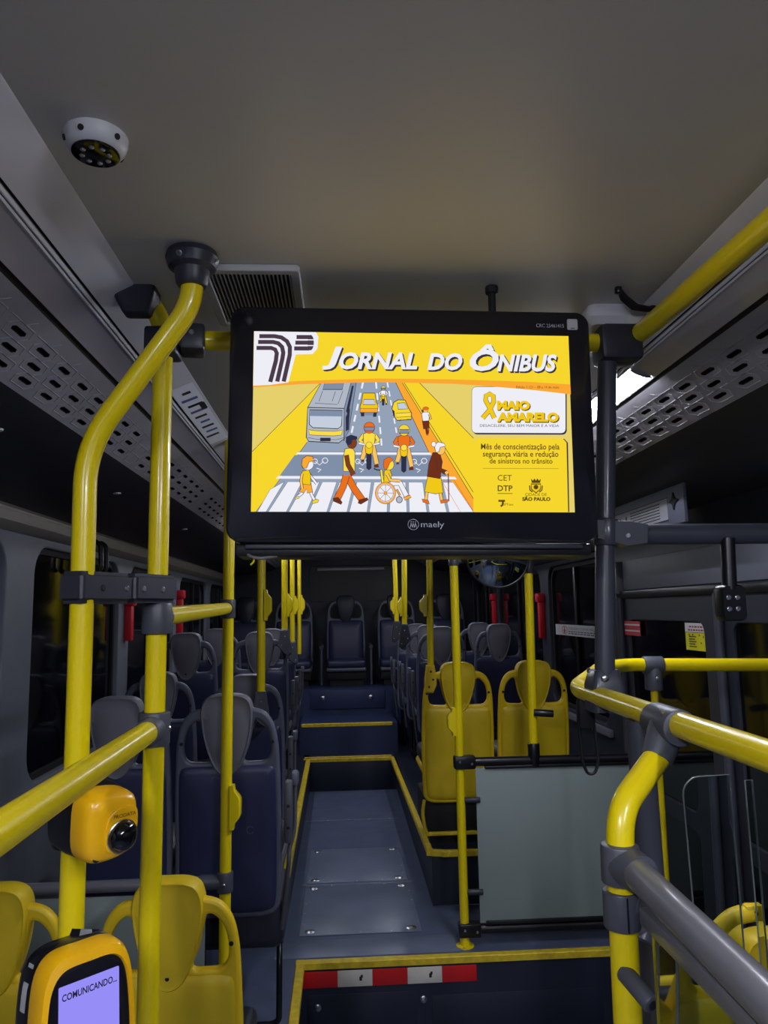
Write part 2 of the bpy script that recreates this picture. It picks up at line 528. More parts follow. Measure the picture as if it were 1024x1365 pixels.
def perf_panel(side, label):
    """slanted duct panel with three staggered rows of slots and a raised hexagon relief"""
    d0, z0, d1, z1 = 0.735, 2.462, 0.895, 2.378
    L = math.hypot(d1 - d0, z1 - z0)
    nd, nz = (z0 - z1) / L, (d1 - d0) / L        # outward normal of the visible side points down: (-nd.., -nz)
    def P(u, v, h):                               # u along the bus, v across (0..L), h towards the cabin
        d = d0 + (d1 - d0) * v / L - nd * h
        z = z0 + (z1 - z0) * v / L - nz * h
        return (CX + side * d, u, z)
    s = B()
    pitch, hw, hl = 0.128, 0.0068, 0.031
    rows = (0.062, 0.103, 0.144)
    edges_v = (0.0, 0.0415, 0.0825, 0.1235, 0.1645, L)
    ystart, yend = 0.30, 8.9
    s.add([P(Y0, 0, 0), P(ystart, 0, 0), P(ystart, L, 0), P(Y0, L, 0)], [(0, 1, 2, 3)], PERF)
    s.add([P(ystart, 0, 0), P(yend, 0, 0), P(yend, edges_v[1], 0), P(ystart, edges_v[1], 0)], [(0, 1, 2, 3)], PERF)
    s.add([P(ystart, edges_v[4], 0), P(yend, edges_v[4], 0), P(yend, L, 0), P(ystart, L, 0)], [(0, 1, 2, 3)], PERF)
    ncol = int((yend - ystart) / pitch)
    for r, vc in enumerate(rows):
        va, vb = edges_v[r + 1], edges_v[r + 2]
        off = ystart + (pitch / 3) * r
        if off > ystart:
            s.add([P(ystart, va, 0), P(off, va, 0), P(off, vb, 0), P(ystart, vb, 0)], [(0, 1, 2, 3)], PERF)
        for c in range(ncol):
            ua = off + c * pitch
            ub = ua + pitch
            um = (ua + ub) / 2
            if c % 9 == 8 or um > 8.7:
                s.add([P(ua, va, 0), P(ub, va, 0), P(ub, vb, 0), P(ua, vb, 0)], [(0, 1, 2, 3)], PERF)
                continue
            outer = [(ua, va), (um, va), (ub, va), (ub, (va + vb) / 2), (ub, vb), (um, vb), (ua, vb), (ua, (va + vb) / 2)]
            inner = [(um - hl * 0.75, vc - hw), (um, vc - hw), (um + hl * 0.75, vc - hw), (um + hl, vc), (um + hl * 0.75, vc + hw), (um, vc + hw), (um - hl * 0.75, vc + hw), (um - hl, vc)]
            vs = [P(*p, 0) for p in outer] + [P(*p, 0) for p in inner] + [P(*p, -0.012) for p in inner]
            fs = [(k, (k + 1) % 8, 8 + (k + 1) % 8, 8 + k) for k in range(8)]
            s.add(vs, fs, PERF)
            s.add(vs[8:], [(k, (k + 1) % 8, 8 + (k + 1) % 8, 8 + k) for k in range(8)] + [tuple(range(8, 16))], GROOVE)
        ul = off + ncol * pitch
        if ul < yend:
            s.add([P(ul, va, 0), P(yend, va, 0), P(yend, vb, 0), P(ul, vb, 0)], [(0, 1, 2, 3)], PERF)
    # back of the sheet
    s.add([P(Y0, 0, -0.014), P(Y1, 0, -0.014), P(Y1, L, -0.014), P(Y0, L, -0.014)], [(0, 1, 2, 3)], GROOVE)
    o = struct(s.build('trim_duct_panel'), label, 'trim')
    h = B()
    def ridge(p, q, w=0.0021, t=0.0011):
        (u0, v0), (u1, v1) = p, q
        l = math.hypot(u1 - u0, v1 - v0)
        if l < 1e-6: return
        a, c = -(v1 - v0) / l * w, (u1 - u0) / l * w
        vs = [P(u0 + a, v0 + c, 0), P(u0 - a, v0 - c, 0), P(u1 - a, v1 - c, 0), P(u1 + a, v1 + c, 0), P(u0, v0, t), P(u1, v1, t)]
        h.add(vs, [(0, 4, 5, 3), (1, 2, 5, 4), (0, 1, 4), (3, 5, 2)], PERF)
    for r, vc in enumerate((0.021,) + rows):
        off = ystart + (pitch / 3) * (r - 1)
        for c in range(ncol):
            um = off + (c + 0.5) * pitch
            if um > 6.0 or um < 0.4: continue
            a, e, w = 0.034, 0.050, 0.0205
            pts = [(um - e, vc), (um - a, vc - w), (um + a, vc - w), (um + e, vc), (um + a, vc + w), (um - a, vc + w)]
            for i in ((0, 1, 2, 3, 4, 5) if r else (3, 4)):
                ridge(pts[i], pts[(i + 1) % 6])
    tag(h.build('hexagon_relief', o, smooth=False), kind='stuff')
    return o

for side, nm in ((-1, 'monitor pole'), (1, 'lit lamp')):
    sd = 'window' if side < 0 else 'door'
    sweep('trim_upper_panel', f'light grey sloping ceiling edge panel on the {sd} side', [(0.556, 2.53), (0.56, 2.527), (0.632, 2.497)], TRIMG, side)
    g = sweep('trim_groove', f'black groove with thin bright lips along the {sd} side light channel', [(0.632, 2.500), (0.640, 2.504), (0.648, 2.494)], GROOVE, side)
    sweep('lip', None, [(0.6395, 2.4955), (0.643, 2.4915), (0.6465, 2.4925)], TRIMG, side, parent=g, thick=0.004)
    sweep('lip', None, [(0.648, 2.4915), (0.651, 2.4885), (0.6545, 2.4895)], TRIMG, side, parent=g, thick=0.004)
    ch = sweep('trim_light_channel', f'unlit satin light channel between grooves on the {sd} side', [(0.648, 2.492), (0.655, 2.490), (0.685, 2.482), (0.712, 2.470), (0.720, 2.466)], ALU, side)
    sweep('trim_lower_groove', f'thin dark groove above the slotted duct panel on the {sd} side', [(0.720, 2.469), (0.728, 2.470), (0.736, 2.462)], GROOVE, side)
    perf_panel(side, f'grey slotted duct panel with hexagon relief on the {sd} side')
    sweep('trim_cove', f'dark curved cove above the {sd} side windows', [(0.895, 2.378), (0.93, 2.362), (1.02, 2.335), (1.2, 2.31), (1.455, 2.285)], COVE, side)
sweep('trim_cap_rail', 'beige grey cap rail above the windows behind the bent pole', [(1.455, 2.29), (1.42, 2.285), (1.40, 2.262), (1.405, 2.225), (1.43, 2.20), (1.455, 2.195)], CAPR, -1, y0=0.5)
sweep('trim_cap_rail', 'dark cap rail above the door side windows', [(1.455, 2.29), (1.42, 2.285), (1.405, 2.262), (1.41, 2.225), (1.43, 2.20), (1.455, 2.195)], COVE, 1, y0=4.1)

# small oval clips on the cove
cv = bpy.data.objects['trim_cove']
for y in (1.95, 3.0, 4.3):
    s = B(); s.lathe([(0.016, 0), (0.014, 0.004), (0.004, 0.006), (0.001, 0.006)], (CX - 1.02, y, 2.335), TRIMG, axis=(0.1, 0, -1), n=14); s.build('clip', cv)

# ---- side walls with rounded window openings; pane objects sit in them
SILL, HEAD = 1.15, 2.20
def side_wall(name, x, sgn, wins, label, m):
    loops = [[(Y0, ZF), (Y1, ZF), (Y1, 2.34), (Y0, 2.34)]]
    for a, c in wins:
        loops.append(list(reversed(rrect(a, SILL, c, HEAD - 0.04, 0.13))))
    me = plate(loops, 0.06, 0.008, 1)
    for v in me.vertices:
        v.co = (x + v.co.z + sgn * 0.03, v.co.x, v.co.y)
    s = B(); s.mesh(me, m)
    return struct(s.build(name), label, 'wall')
LW = [(0.2, 1.45), (1.75, 3.05), (3.33, 4.58), (4.80, 6.05), (6.27, 7.5), (7.72, 8.8)]
RW = [(4.5, 5.72), (5.95, 7.62), (7.85, 8.8)]
side_wall('wall_left', XL, -1, LW, 'grey blue side wall with rounded window openings beside the bent pole', WALL)
side_wall('wall_right', XR, 1, RW, 'grey blue side wall on the door side of the bus', WALLD)
wn = 0
for x, sgn, ws, lbl in ((XL, -1, LW, 'window beside the grey seats, pane number {} from the front, dark at night'), (XR, 1, RW, 'window beyond the yellow seats, pane number {} behind the door, dark at night')):
    for i, (a, c) in enumerate(ws):
        wn += 1
        s = B()
        s.box((x + sgn * 0.035, a - 0.03, SILL - 0.03), (x + sgn * 0.045, c + 0.03, HEAD), WINDOW)
        w = struct(s.build(f'window_{wn}'), lbl.format(('one', 'two', 'three', 'four', 'five', 'six')[i]), 'window')
        f = B()
        me = plate([rrect(a + 0.002, SILL + 0.002, c - 0.002, HEAD - 0.042, 0.13), list(reversed(rrect(a + 0.028, SILL + 0.028, c - 0.028, HEAD - 0.068, 0.105)))], 0.012)
        for v in me.vertices:
            v.co = (x + v.co.z + sgn * 0.03, v.co.x, v.co.y)
        f.mesh(me, BLACKM)
        f.build('rubber_seal', w)
        mid = (a + c) / 2
        f = B()
        f.box((x + sgn * 0.012, mid - 0.02, SILL + 0.03), (x + sgn * 0.03, mid + 0.02, HEAD - 0.07), BLACK, 0.003)
        f.build('slider_bar', w)
# sill rails
for x, sgn, y0, lbl in ((XL, 1, 0.0, 'grey window sill rail beside the grey seats'), (XR, -1, 4.45, 'grey window sill rail beyond the yellow seats')):
    s = B()
    s.box((min(x, x + sgn * 0.03), y0, SILL - 0.06), (max(x, x + sgn * 0.03), 8.98, SILL - 0.015), GREYT, 0.008)
    struct(s.build('trim_sill'), lbl, 'trim')
# rear wall with recessed window panel
b = B()
me = plate([[(XL, 0), (XR, 0), (XR, 2.6), (XL, 2.6)], list(reversed(rrect(-0.37, 1.98, 0.62, 2.40, 0.05)))], 0.06, 0.006, 1)
for v in me.vertices:
    v.co = (v.co.x, Y1 + 0.03 + v.co.z, v.co.y)
b.mesh(me, WALLD)
struct(b.build('wall_back'), 'dark rear bulkhead above the last seat row', 'wall')
s = B(); s.box((-0.40, Y1 + 0.035, 1.95), (0.65, Y1 + 0.045, 2.43), REARGL)
rwn = struct(s.build('window_back'), 'dark rear window panel with painted reflection along its top above the last seat row', 'window')
s = B(); s.box((-0.28, Y1 + 0.005, 2.345), (0.52, Y1 + 0.03, 2.375), WHITEG, 0.004); s.build('top_rail', rwn)  # pale bar stands in for a lit sign's reflection on the pane
s = B(); s.box((0.62, Y1 - 0.005, 1.66), (0.80, Y1, 1.80), WHITEG, 0.002)
tag(s.build('notice'), 'small pale notice on the dark rear bulkhead beside the last seat', 'notice')
# front bulkhead behind the photographer (closes the room)
s = B(); s.box((XL - 0.06, Y0 - 0.05, ZF), (XR + 0.06, Y0, 2.6), WALLD)
struct(s.build('wall_front'), 'dark front bulkhead of the bus', 'wall')

# ---- lamps in the light channels
def light_strip(side, y0, y1, strength, label, rgb=(236, 240, 255), bulge=1.0):
    m = glow('led_diffuser', rgb, strength)
    t = thing('light_strip', label, 'lamp', (CX + side * 0.68, y0, 2.48), 'lamps in the light channels')
    prof = [(0.656, 2.4885), (0.659, 2.476), (0.671, 2.464), (0.688, 2.456), (0.705, 2.455), (0.713, 2.467)]
    flat = [(0.656, 2.4885), (0.6645, 2.486), (0.675, 2.4828), (0.688, 2.4785), (0.7035, 2.472), (0.713, 2.467)]
    prof = [(a + (c - a) * bulge, e + (g - e) * bulge) for (a, e), (c, g) in zip(flat, prof)]  # bulge on the unseen lamps is shaped to throw light onto the ceiling
    s = B()
    vs, fs = [], []
    loop = prof + [(0.705, 2.478), (0.685, 2.486), (0.664, 2.4915)]
    for y in (y0, y1):
        vs += [(CX + side * d, y, z) for d, z in loop]
    n = len(loop)
    for k in range(n):
        fs.append((k, (k + 1) % n, (k + 1) % n + n, k + n))
    fs.append(tuple(range(n))); fs.append(tuple(range(n, 2 * n)))
    s.add(vs, fs, m)
    s.build('diffuser', t)
    for y in (y0, y1):
        e = B()
        e.add([(CX + side * d, yy, z - 0.0005) for yy in (y - 0.004, y + 0.004) for d, z in loop], fs, ALU)
        e.build('end_cap', t)
    return world_parts(t)
light_strip(1, 1.93, 3.1, LED_MID, 'glaring white lamp strip in the light channel just behind the monitor', bulge=0.3)
light_strip(1, -1.5, -0.1, LED_FRONT, 'white lamp strip over the front platform on the door side')
light_strip(-1, -1.5, -0.1, LED_FRONT, 'white lamp strip over the front platform on the window side')
light_strip(1, 5.2, 7.6, LED_REAR, 'dimmed lamp strip over the rear rows on the door side')
light_strip(-1, 4.4, 7.4, LED_REAR, 'dimmed lamp strip over the rear rows on the window side')

# ================================================================== MONITOR
tv = thing('monitor', 'large black hanging monitor showing a yellow bus bulletin over the aisle', 'monitor', (0.147, 1.45, 2.2205))
tv.rotation_euler = (0, 0.0123, 0)
def tvT(x, y, z):
    return (x, y, z)
s = B()
out = rrect(-0.3655, -0.237, 0.3655, 0.237, 0.028, 8)
s.rings(out, [(0.985, 0.0), (0.996, 0.002), (1.0, 0.006), (1.0, 0.052), (0.97, 0.06)], TVB, lambda p: p)
s.build('housing', tv)
s = B()
me = plate([rrect(-0.3655, -0.237, 0.3655, 0.237, 0.028, 8), list(reversed(rrect(-0.3625, -0.234, 0.3625, 0.234, 0.0255, 8)))], 0.006)
for v in me.vertices:
    v.co = (v.co.x, v.co.z + 0.009, v.co.y)
s.mesh(me, GREYT)
s.build('rim', tv)
s = B()
s.box((-0.318, -0.0012, -0.180), (0.320, 0.0, 0.184), BLACKM)
screen = s.build('screen', tv)

# ---- the bulletin on the screen: flat glowing print, coordinates in a 1024-wide layout of the slide
PAL = dict(pale=(229, 208, 108), yel=(246, 214, 44), yel2=(240, 200, 24), ora=(250, 168, 50), road=(148, 162, 184), road2=(128, 143, 168), white=(238, 238, 246), line=(58, 52, 58),
           navy=(44, 48, 72), brown=(112, 48, 26), skin=(250, 196, 96), skind=(126, 62, 34), grey=(176, 184, 198), red=(232, 112, 30), shirt=(250, 220, 70), logo=(74, 60, 72), glass=(196, 206, 222), txt=(88, 70, 22), lite=(214, 220, 232))
AM = {k: glow('screen_' + k, v, SCREEN_GAIN) for k, v in PAL.items()}
art = B()
LAY = [0]
def S(px, py):
    xr = 757 + 9 * (py - 446) / 237
    u = (px - 336.5) / (xr - 336.5)
    t = 443 + 6 * u
    v = (py - t) / (683 - u - t)
    return (-0.317 + 0.636 * min(1, max(0, u)), 0.183 - 0.362 * min(1, max(0, v)))
def lay():
    LAY[0] += 1
    return -0.0016 - LAY[0] * 0.000012
def poly(pts, c, Z=None):
    y = lay()
    f = [(Z(*p) if Z else p) for p in pts]
    art.add([(S(*p)[0], y, S(*p)[1]) for p in f], [tuple(range(len(f)))], AM[c])
def stroke(pts, w, c, Z=None, closed=False):
    y = lay()
    f = [Vector((*(Z(*p) if Z else p), 0)) for p in pts]
    if closed: f = f + [f[0], f[1]]
    vs, fs = [], []
    n = len(f)
    for i, p in enumerate(f):
        a = f[max(0, i - 1)]; c2 = f[min(n - 1, i + 1)]
        d = (c2 - a)
        d = d.normalized() if d.length > 1e-9 else Vector((1, 0, 0))
        q = Vector((-d.y, d.x, 0)) * w / 2
        for e in (p + q, p - q):
            sx, sz = S(e.x, e.y)
            vs.append((sx, y, sz))
        if i: fs.append((2 * i - 2, 2 * i - 1, 2 * i + 1, 2 * i))
    art.add(vs, fs, AM[c])
def shape(pts, c, Z=None, lw=0.5, lc='line'):
    lw *= 1.5
    poly(pts, c, Z)
    stroke(pts, lw, lc, Z, True)
def ell(cx, cy, rx, ry, c, Z=None, lw=0.5, lc='line', n=20, a0=0, a1=2 * pi):
    pts = [(cx + rx * cos(a0 + (a1 - a0) * i / n), cy + ry * sin(a0 + (a1 - a0) * i / n)) for i in range(n + (0 if a1 - a0 > 6.2 else 1))]
    if c: poly(pts, c, Z)
    if lw: stroke(pts, lw, lc, Z, True)
def limb(pts, w, c, Z=None, lw=0.7):
    stroke(pts, w + 2 * lw, 'line', Z)
    stroke(pts, w, c, Z)
def txt(body, c, x0, x1, ytop, ybase, bold=0.0, shear=0.0):
    y = lay()
    def T(p):
        sx, sz = S(p[0], p[1])
        return (sx, y, sz)
    text_fit(art, body, AM[c], T, x0, x1, ybase, ytop, bold=bold, shear=shear)
z6 = lambda x, y: (400 + x / 4.267, 500 + y / 4.267)
poly([(336.5, 443), (757, 449), (766, 682), (336, 683)], 'pale')
# road scene
poly([(426, 511), (336.5, 604.6), (336.5, 683), (345, 683), (411, 590), (432, 511)], 'yel')
stroke([(426, 511), (336.8, 604.4)], 0.6, 'line')
poly([(430, 511), (524, 511), (569, 604), (631, 683), (343, 683), (408, 592)], 'road')
stroke([(408, 592), (343, 683)], 0.6, 'line')
poly([(524, 511), (532.5, 511), (631, 668), (631, 683), (569, 604)], 'ora')
poly([(532.5, 511), (555, 511), (629, 586), (631, 668)], 'yel')
for a, c2 in (((524, 511), (569, 604)), ((532.5, 511), (631, 668)), ((535, 511), (631, 660)), ((555, 511), (629, 586))):
    stroke([a, c2], 0.7, 'line')
# lane dashes
for k in range(6):
    t0, t1 = k / 6.0, k / 6.0 + 0.1
    for (xa, ya), (xb, yb), w in (((481, 511), (462, 600), 2.4), ((498, 511), (507, 602), 2.2), ((513, 511), (527, 584), 1.8)):
        stroke([(xa + (xb - xa) * t0, ya + (yb - ya) * t0), (xa + (xb - xa) * t1, ya + (yb - ya) * t1)], w, 'white')
poly([(396, 605), (571, 605), (573, 608), (394, 608)], 'white')
stroke([(396, 604.6), (571, 604.6)], 0.4, 'line')
poly([(392, 609), (573, 609), (594, 636), (373, 636)], 'road2')
for cx in (424, 480, 555):                      # painted bicycles
    ell(cx - 5, 617, 3, 3, None, lw=0.9, lc='white'); ell(cx + 8, 616, 3.6, 3.4, None, lw=0.9, lc='white')
    stroke([(cx - 5, 617), (cx + 1, 622), (cx + 6, 617)], 0.9, 'white'); stroke([(cx - 3, 626), (cx + 3, 628), (cx - 1, 631)], 1.2, 'white')
poly([(371, 636.5), (604, 636.5), (607, 640), (368, 640)], 'white')
for k in range(-3, 8):
    ta, ba = 429 + 22.7 * k, 412 + 26.4 * k
    q = [(ta, 644), (ta + 18.6, 644), (ba + 23, 683), (ba, 683)]
    if k == -3: q = [(361, 654), (379, 644), (356, 683), (345, 683)]
    if k == 7: q = [(588, 644), (602, 644), (629, 682), (597, 683)]
    poly(q, 'white'); stroke(q, 0.35, 'navy', None, True)
stroke([(583, 641), (603, 641), (629, 681)], 0.8, 'red'); stroke([(588, 644), (612, 683)], 0.6, 'red')
# bus
shape([(35, 195), (112, 48), (278, 48), (240, 200)], 'grey', z6)
shape([(240, 200), (278, 48), (307, 48), (268, 325), (240, 385)], 'road2', z6)
for q in ([(252, 215), (283, 70), (292, 70), (262, 240)], [(250, 250), (272, 200), (266, 320), (252, 330)]): shape(q, 'navy', z6, 0.3)
shape([(35, 195), (240, 200), (242, 372), (212, 396), (45, 388), (30, 366)], 'grey', z6, 0.8)
shape([(46, 208), (230, 212), (226, 300), (206, 316), (66, 310), (46, 292)], 'glass', z6, 0.7)
poly([(48, 210), (229, 214), (228, 246), (48, 244)], 'road2', z6)
shape([(42, 322), (90, 328), (190, 330), (232, 324), (226, 352), (180, 356), (92, 354), (48, 350)], 'shirt', z6, 0.4)
shape([(108, 368), (166, 368), (166, 386), (108, 386)], 'navy', z6, 0.3)
shape([(130, 48), (238, 48), (228, 92), (118, 92)], 'road2', z6, 0.7)
for q in ([(118, 100), (98, 160)], [(190, 102), (172, 160)], [(75, 170), (200, 178)], [(232, 100), (205, 175)]): stroke(q, 0.6, 'line', z6)
stroke([(38, 366), (90, 376), (200, 378), (240, 366)], 0.6, 'line', z6)
# car behind, taxi front
shape([(346, 112), (412, 112), (422, 165), (432, 185), (428, 225), (330, 225), (330, 185), (338, 165)], 'yel2', z6, 0.6)
shape([(352, 148), (408, 148), (416, 178), (346, 178)], 'glass', z6, 0.5)
for q in ([(334, 225), (354, 225), (354, 245), (336, 245)], [(404, 225), (424, 225), (422, 247), (404, 247)]): shape(q, 'navy', z6, 0.2)
shape([(332, 200), (428, 200), (428, 222), (332, 222)], 'ora', z6, 0.3)
poly([(356, 224), (406, 224), (404, 240), (358, 240)], 'road2', z6)
shape([(520, 165), (545, 150), (585, 152), (606, 200), (622, 225), (620, 262), (540, 268), (518, 235), (510, 200)], 'yel', z6, 0.7)
shape([(540, 170), (582, 166), (600, 202), (546, 205)], 'glass', z6, 0.5)
shape([(532, 228), (618, 222), (618, 245), (538, 250)], 'shirt', z6, 0.4)
shape([(512, 205), (524, 215), (528, 255), (518, 240)], 'navy', z6, 0.2)
for q in ([(540, 268), (560, 268), (560, 262)], [(596, 262), (618, 262), (616, 266)]): stroke(q, 1.0, 'navy', z6)
# distant motorcyclist
def biker(cx, cy, k, helm, shirt, pants):
    Z = lambda x, y: z6(cx + x * k, cy + y * k)
    limb([(-20, 120), (-28, 165), (-38, 200)], 5.2 * k, pants, Z); limb([(20, 120), (32, 170), (44, 225)], 5.2 * k, pants, Z)
    shape([(-40, 205), (-30, 200), (-26, 212), (-44, 214)], 'brown', Z, 0.3); shape([(30, 232), (52, 226), (56, 244), (30, 246)], 'brown', Z, 0.3)
    shape([(-14, 160), (14, 160), (13, 250), (0, 260), (-13, 250)], 'navy', Z, 0.4)
    limb([(-30, 60), (-52, 92), (-38, 108)], 4.2 * k, shirt, Z); limb([(30, 60), (52, 92), (40, 108)], 4.2 * k, shirt, Z)
    shape([(-34, 58), (-16, 50), (16, 50), (34, 58), (30, 120), (-30, 120)], shirt, Z, 0.5)
    shape([(-22, 128), (0, 118), (22, 128), (18, 165), (0, 172), (-18, 165)], 'yel2', Z, 0.5)
    ell(0, 120, 18, 18, 'shirt', Z, 0.5)
    shape([(-58, 104), (-24, 112), (-24, 122), (-58, 116)], 'white', Z, 0.3); shape([(58, 104), (24, 112), (24, 122), (58, 116)], 'white', Z, 0.3)
    ell(0, 22, 31, 32, helm, Z, 0.6)
    shape([(-27, 18), (27, 18), (24, 40), (-24, 40)], 'road2', Z, 0.5)
biker(460, 75, 0.42, 'shirt', 'white', 'yel2')
biker(383, 288, 1.0, 'red', 'shirt', 'skin')
biker(580, 302, 1.0, 'yel', 'red', 'skin')
# cyclist on the verge
limb([(700, 270), (712, 345)], 2.2, 'brown', z6); ell(712, 318, 8, 34, None, z6, 1.0, 'brown')
shape([(682, 270), (720, 262), (724, 310), (690, 318)], 'brown', z6, 0.3)
shape([(678, 228), (700, 216), (724, 226), (720, 270), (686, 272)], 'white', z6, 0.5)
ell(700, 208, 15, 14, 'skin', z6, 0.4); ell(702, 200, 17, 9, 'red', z6, 0.4); limb([(690, 212), (678, 216)], 1.6, 'brown', z6)
limb([(722, 232), (732, 264)], 1.6, 'skin', z6)
# child
limb([(30, 640), (10, 680), (-16, 700)], 3.0, 'white', z6); limb([(50, 650), (66, 690), (80, 715)], 3.0, 'white', z6)
shape([(-26, 702), (-6, 694), (-4, 706), (-24, 712)], 'shirt', z6, 0.4); shape([(68, 722), (92, 710), (106, 716), (100, 728), (72, 736)], 'yel', z6, 0.4)
shape([(12, 620), (60, 622), (70, 672), (40, 678), (36, 655), (20, 678), (-2, 668)], 'ora', z6, 0.5)
limb([(48, 570), (72, 602), (92, 626)], 2.6, 'white', z6)
shape([(12, 555), (46, 548), (58, 575), (58, 632), (10, 628), (2, 590)], 'yel2', z6, 0.5)
limb([(10, 570), (4, 610), (12, 655)], 2.6, 'skin', z6)
ell(40, 520, 33, 30, 'white', z6, 0.5); shape([(6, 520), (10, 488), (34, 470), (66, 474), (76, 498), (48, 504), (34, 540), (16, 540)], 'ora', z6, 0.5)
# walking man
limb([(262, 580), (300, 650), (350, 718)], 8.0, 'red', z6); limb([(256, 580), (240, 640), (206, 712)], 8.0, 'red', z6)
shape([(184, 706), (212, 700), (236, 728), (230, 740), (186, 722)], 'brown', z6, 0.4); shape([(330, 714), (376, 702), (382, 714), (340, 738), (324, 732)], 'brown', z6, 0.4)
shape([(248, 430), (288, 424), (304, 448), (304, 556), (240, 556), (238, 480)], 'shirt', z6, 0.5)
limb([(256, 465), (266, 520), (298, 575)], 5.0, 'skind', z6)
ell(286, 396, 28, 34, 'skind', z6, 0.5); shape([(252, 392), (254, 364), (280, 352), (314, 362), (316, 376), (288, 380), (282, 404), (262, 410)], 'navy', z6, 0.4)
# wheelchair user
shape([(446, 545), (458, 545), (470, 620), (455, 620)], 'shirt', z6, 0.5); stroke([(410, 540), (430, 548), (448, 548)], 1.6, 'navy', z6)
limb([(500, 622), (560, 622), (596, 690)], 6.0, 'white', z6)
shape([(578, 700), (616, 686), (624, 700), (588, 716)], 'ora', z6, 0.4)
shape([(470, 550), (500, 544), (512, 575), (506, 615), (468, 618)], 'yel2', z6, 0.5); limb([(486, 570), (504, 604), (560, 608)], 3.2, 'skin', z6)
ell(496, 518, 28, 30, 'shirt', z6, 0.5); shape([(464, 520), (468, 490), (496, 474), (520, 490), (500, 508), (488, 540), (470, 544)], 'red', z6, 0.4)
ell(478, 676, 58, 60, 'white', z6, 0.6, 'brown'); ell(478, 676, 52, 54, None, z6, 2.0, 'ora'); ell(478, 676, 44, 46, None, z6, 0.6, 'brown')
for k in range(8):
    stroke([(478, 676), (478 + 44 * cos(k * pi / 4), 676 + 46 * sin(k * pi / 4))], 0.5, 'brown', z6)
ell(478, 676, 9, 9, 'ora', z6, 0.4); ell(556, 712, 17, 18, 'grey', z6, 0.9); limb([(540, 655), (560, 690)], 1.4, 'ora', z6)
# old lady with a cane
limb([(712, 668), (706, 712)], 3.4, 'skin', z6); limb([(786, 670), (796, 716)], 3.4, 'skin', z6)
shape([(682, 708), (720, 716), (728, 736), (690, 726)], 'red', z6, 0.4); shape([(786, 716), (832, 710), (832, 724), (790, 732)], 'red', z6, 0.4)
shape([(716, 580), (790, 580), (804, 672), (760, 680), (698, 668)], 'yel2', z6, 0.5)
shape([(744, 450), (782, 448), (798, 500), (786, 596), (712, 584), (722, 510)], 'brown', z6, 0.5)
limb([(772, 480), (784, 545), (820, 562)], 5.0, 'brown', z6); ell(824, 562, 12, 9, 'skin', z6, 0.4); stroke([(832, 566), (836, 720)], 1.4, 'brown', z6)
ell(788, 430, 26, 32, 'skin', z6, 0.5); shape([(756, 432), (752, 406), (776, 390), (808, 398), (816, 414), (786, 420), (778, 446), (762, 450)], 'white', z6, 0.5); ell(748, 403, 13, 15, 'white', z6, 0.5)
# header
head = [(336.5, 443), (757, 449), (759.5, 515), (700, 511.5), (600, 508.5), (500, 507.5), (400, 511), (336.5, 515)]
poly(head, 'yel')
poly([(336.5, 514.5), (400, 510.5), (500, 507), (600, 508), (700, 511), (759.5, 514.5), (760, 528), (700, 520), (600, 514), (500, 512), (400, 515), (336.5, 519.5)], 'ora')
# corner emblem
zl = lambda x, y: (330 + x / 3.531, 430 + y / 3.531)
poly([(24, 46), (310, 50), (322, 72), (318, 130), (296, 156), (218, 158), (186, 292), (100, 304), (24, 308)], 'white', zl)
for pts in ([(48, 70), (118, 70), (150, 76), (176, 94), (190, 122), (190, 160), (164, 288)], [(43, 98), (112, 98), (136, 104), (154, 122), (160, 150), (156, 180), (134, 288)], [(36, 127), (104, 127), (122, 134), (130, 152), (126, 190), (102, 290)]):
    stroke(smooth := [Vector(p) for p in pts] and pts, 5.6, 'logo', zl)
stroke([(220, 74), (290, 74)], 5.6, 'logo', zl); stroke([(215, 101), (300, 101)], 5.6, 'logo', zl); stroke([(210, 129), (282, 129)], 5.6, 'logo', zl)
ell(286, 101, 15, 37, 'logo', zl, 0); stroke([(212, 87.5), (302, 87.5)], 1.4, 'white', zl); stroke([(208, 115), (302, 115)], 1.4, 'white', zl)
# title, small capitals with a hard shadow
for dx, dy, c2, bo in ((2.0, 2.2, 'line', 0.05), (1.0, 1.1, 'line', 0.05), (0, 0, 'white', 0.035)):
    for w, x0, x1, ya, yb in (('J', 427, 453, 464, 495.5), ('ORNAL', 449, 553, 471.5, 495), ('DO', 566, 613, 472.5, 496), ('\u00d4', 623, 662, 460.5, 497), ('NIBUS', 660, 741, 474, 497.5)):
        txt(w, c2, x0 + dx, x1 + dx, ya + dy, yb + dy, bo, 0.22)
txt('Edi\u00e7\u00e3o 1.121 \u2013 08 a 14 de maio', 'brown', 686, 744, 516.5, 520.8, 0.0)
# campaign card
def rr(x0, y0, x1, y1, r):
    return rrect(x0, y0, x1, y1, r)
poly(rr(627.5, 520, 754.5, 581.5, 6), 'line'); poly(rr(626, 518, 753, 579.6, 6), 'white'); stroke(rr(626, 518, 753, 579.6, 6), 0.5, 'line', None, True)
poly([(620, 512), (700, 514), (760, 518), (760.4, 528), (722, 523.6), (690, 520.5), (640, 516.8)], 'ora')
txt('Edi\u00e7\u00e3o 1.121 \u2013 08 a 14 de maio', 'brown', 686, 744, 516.5, 520.8, 0.0)
for dx, dy, c2 in ((1.2, 1.3, 'txt'), (0.6, 0.6, 'txt'), (0, 0, 'yel2')):
    txt('MAIO', c2, 660 + dx, 704.5 + dx, 536.5 + dy, 549 + dy, 0.06)
    txt('AMARELO', c2, 660 + dx, 743.5 + dx, 552 + dy, 564.8 + dy, 0.06)
rib = [(645, 536), (643.5, 530), (650, 526.5), (656, 530), (656, 540), (648, 552), (640, 561)]
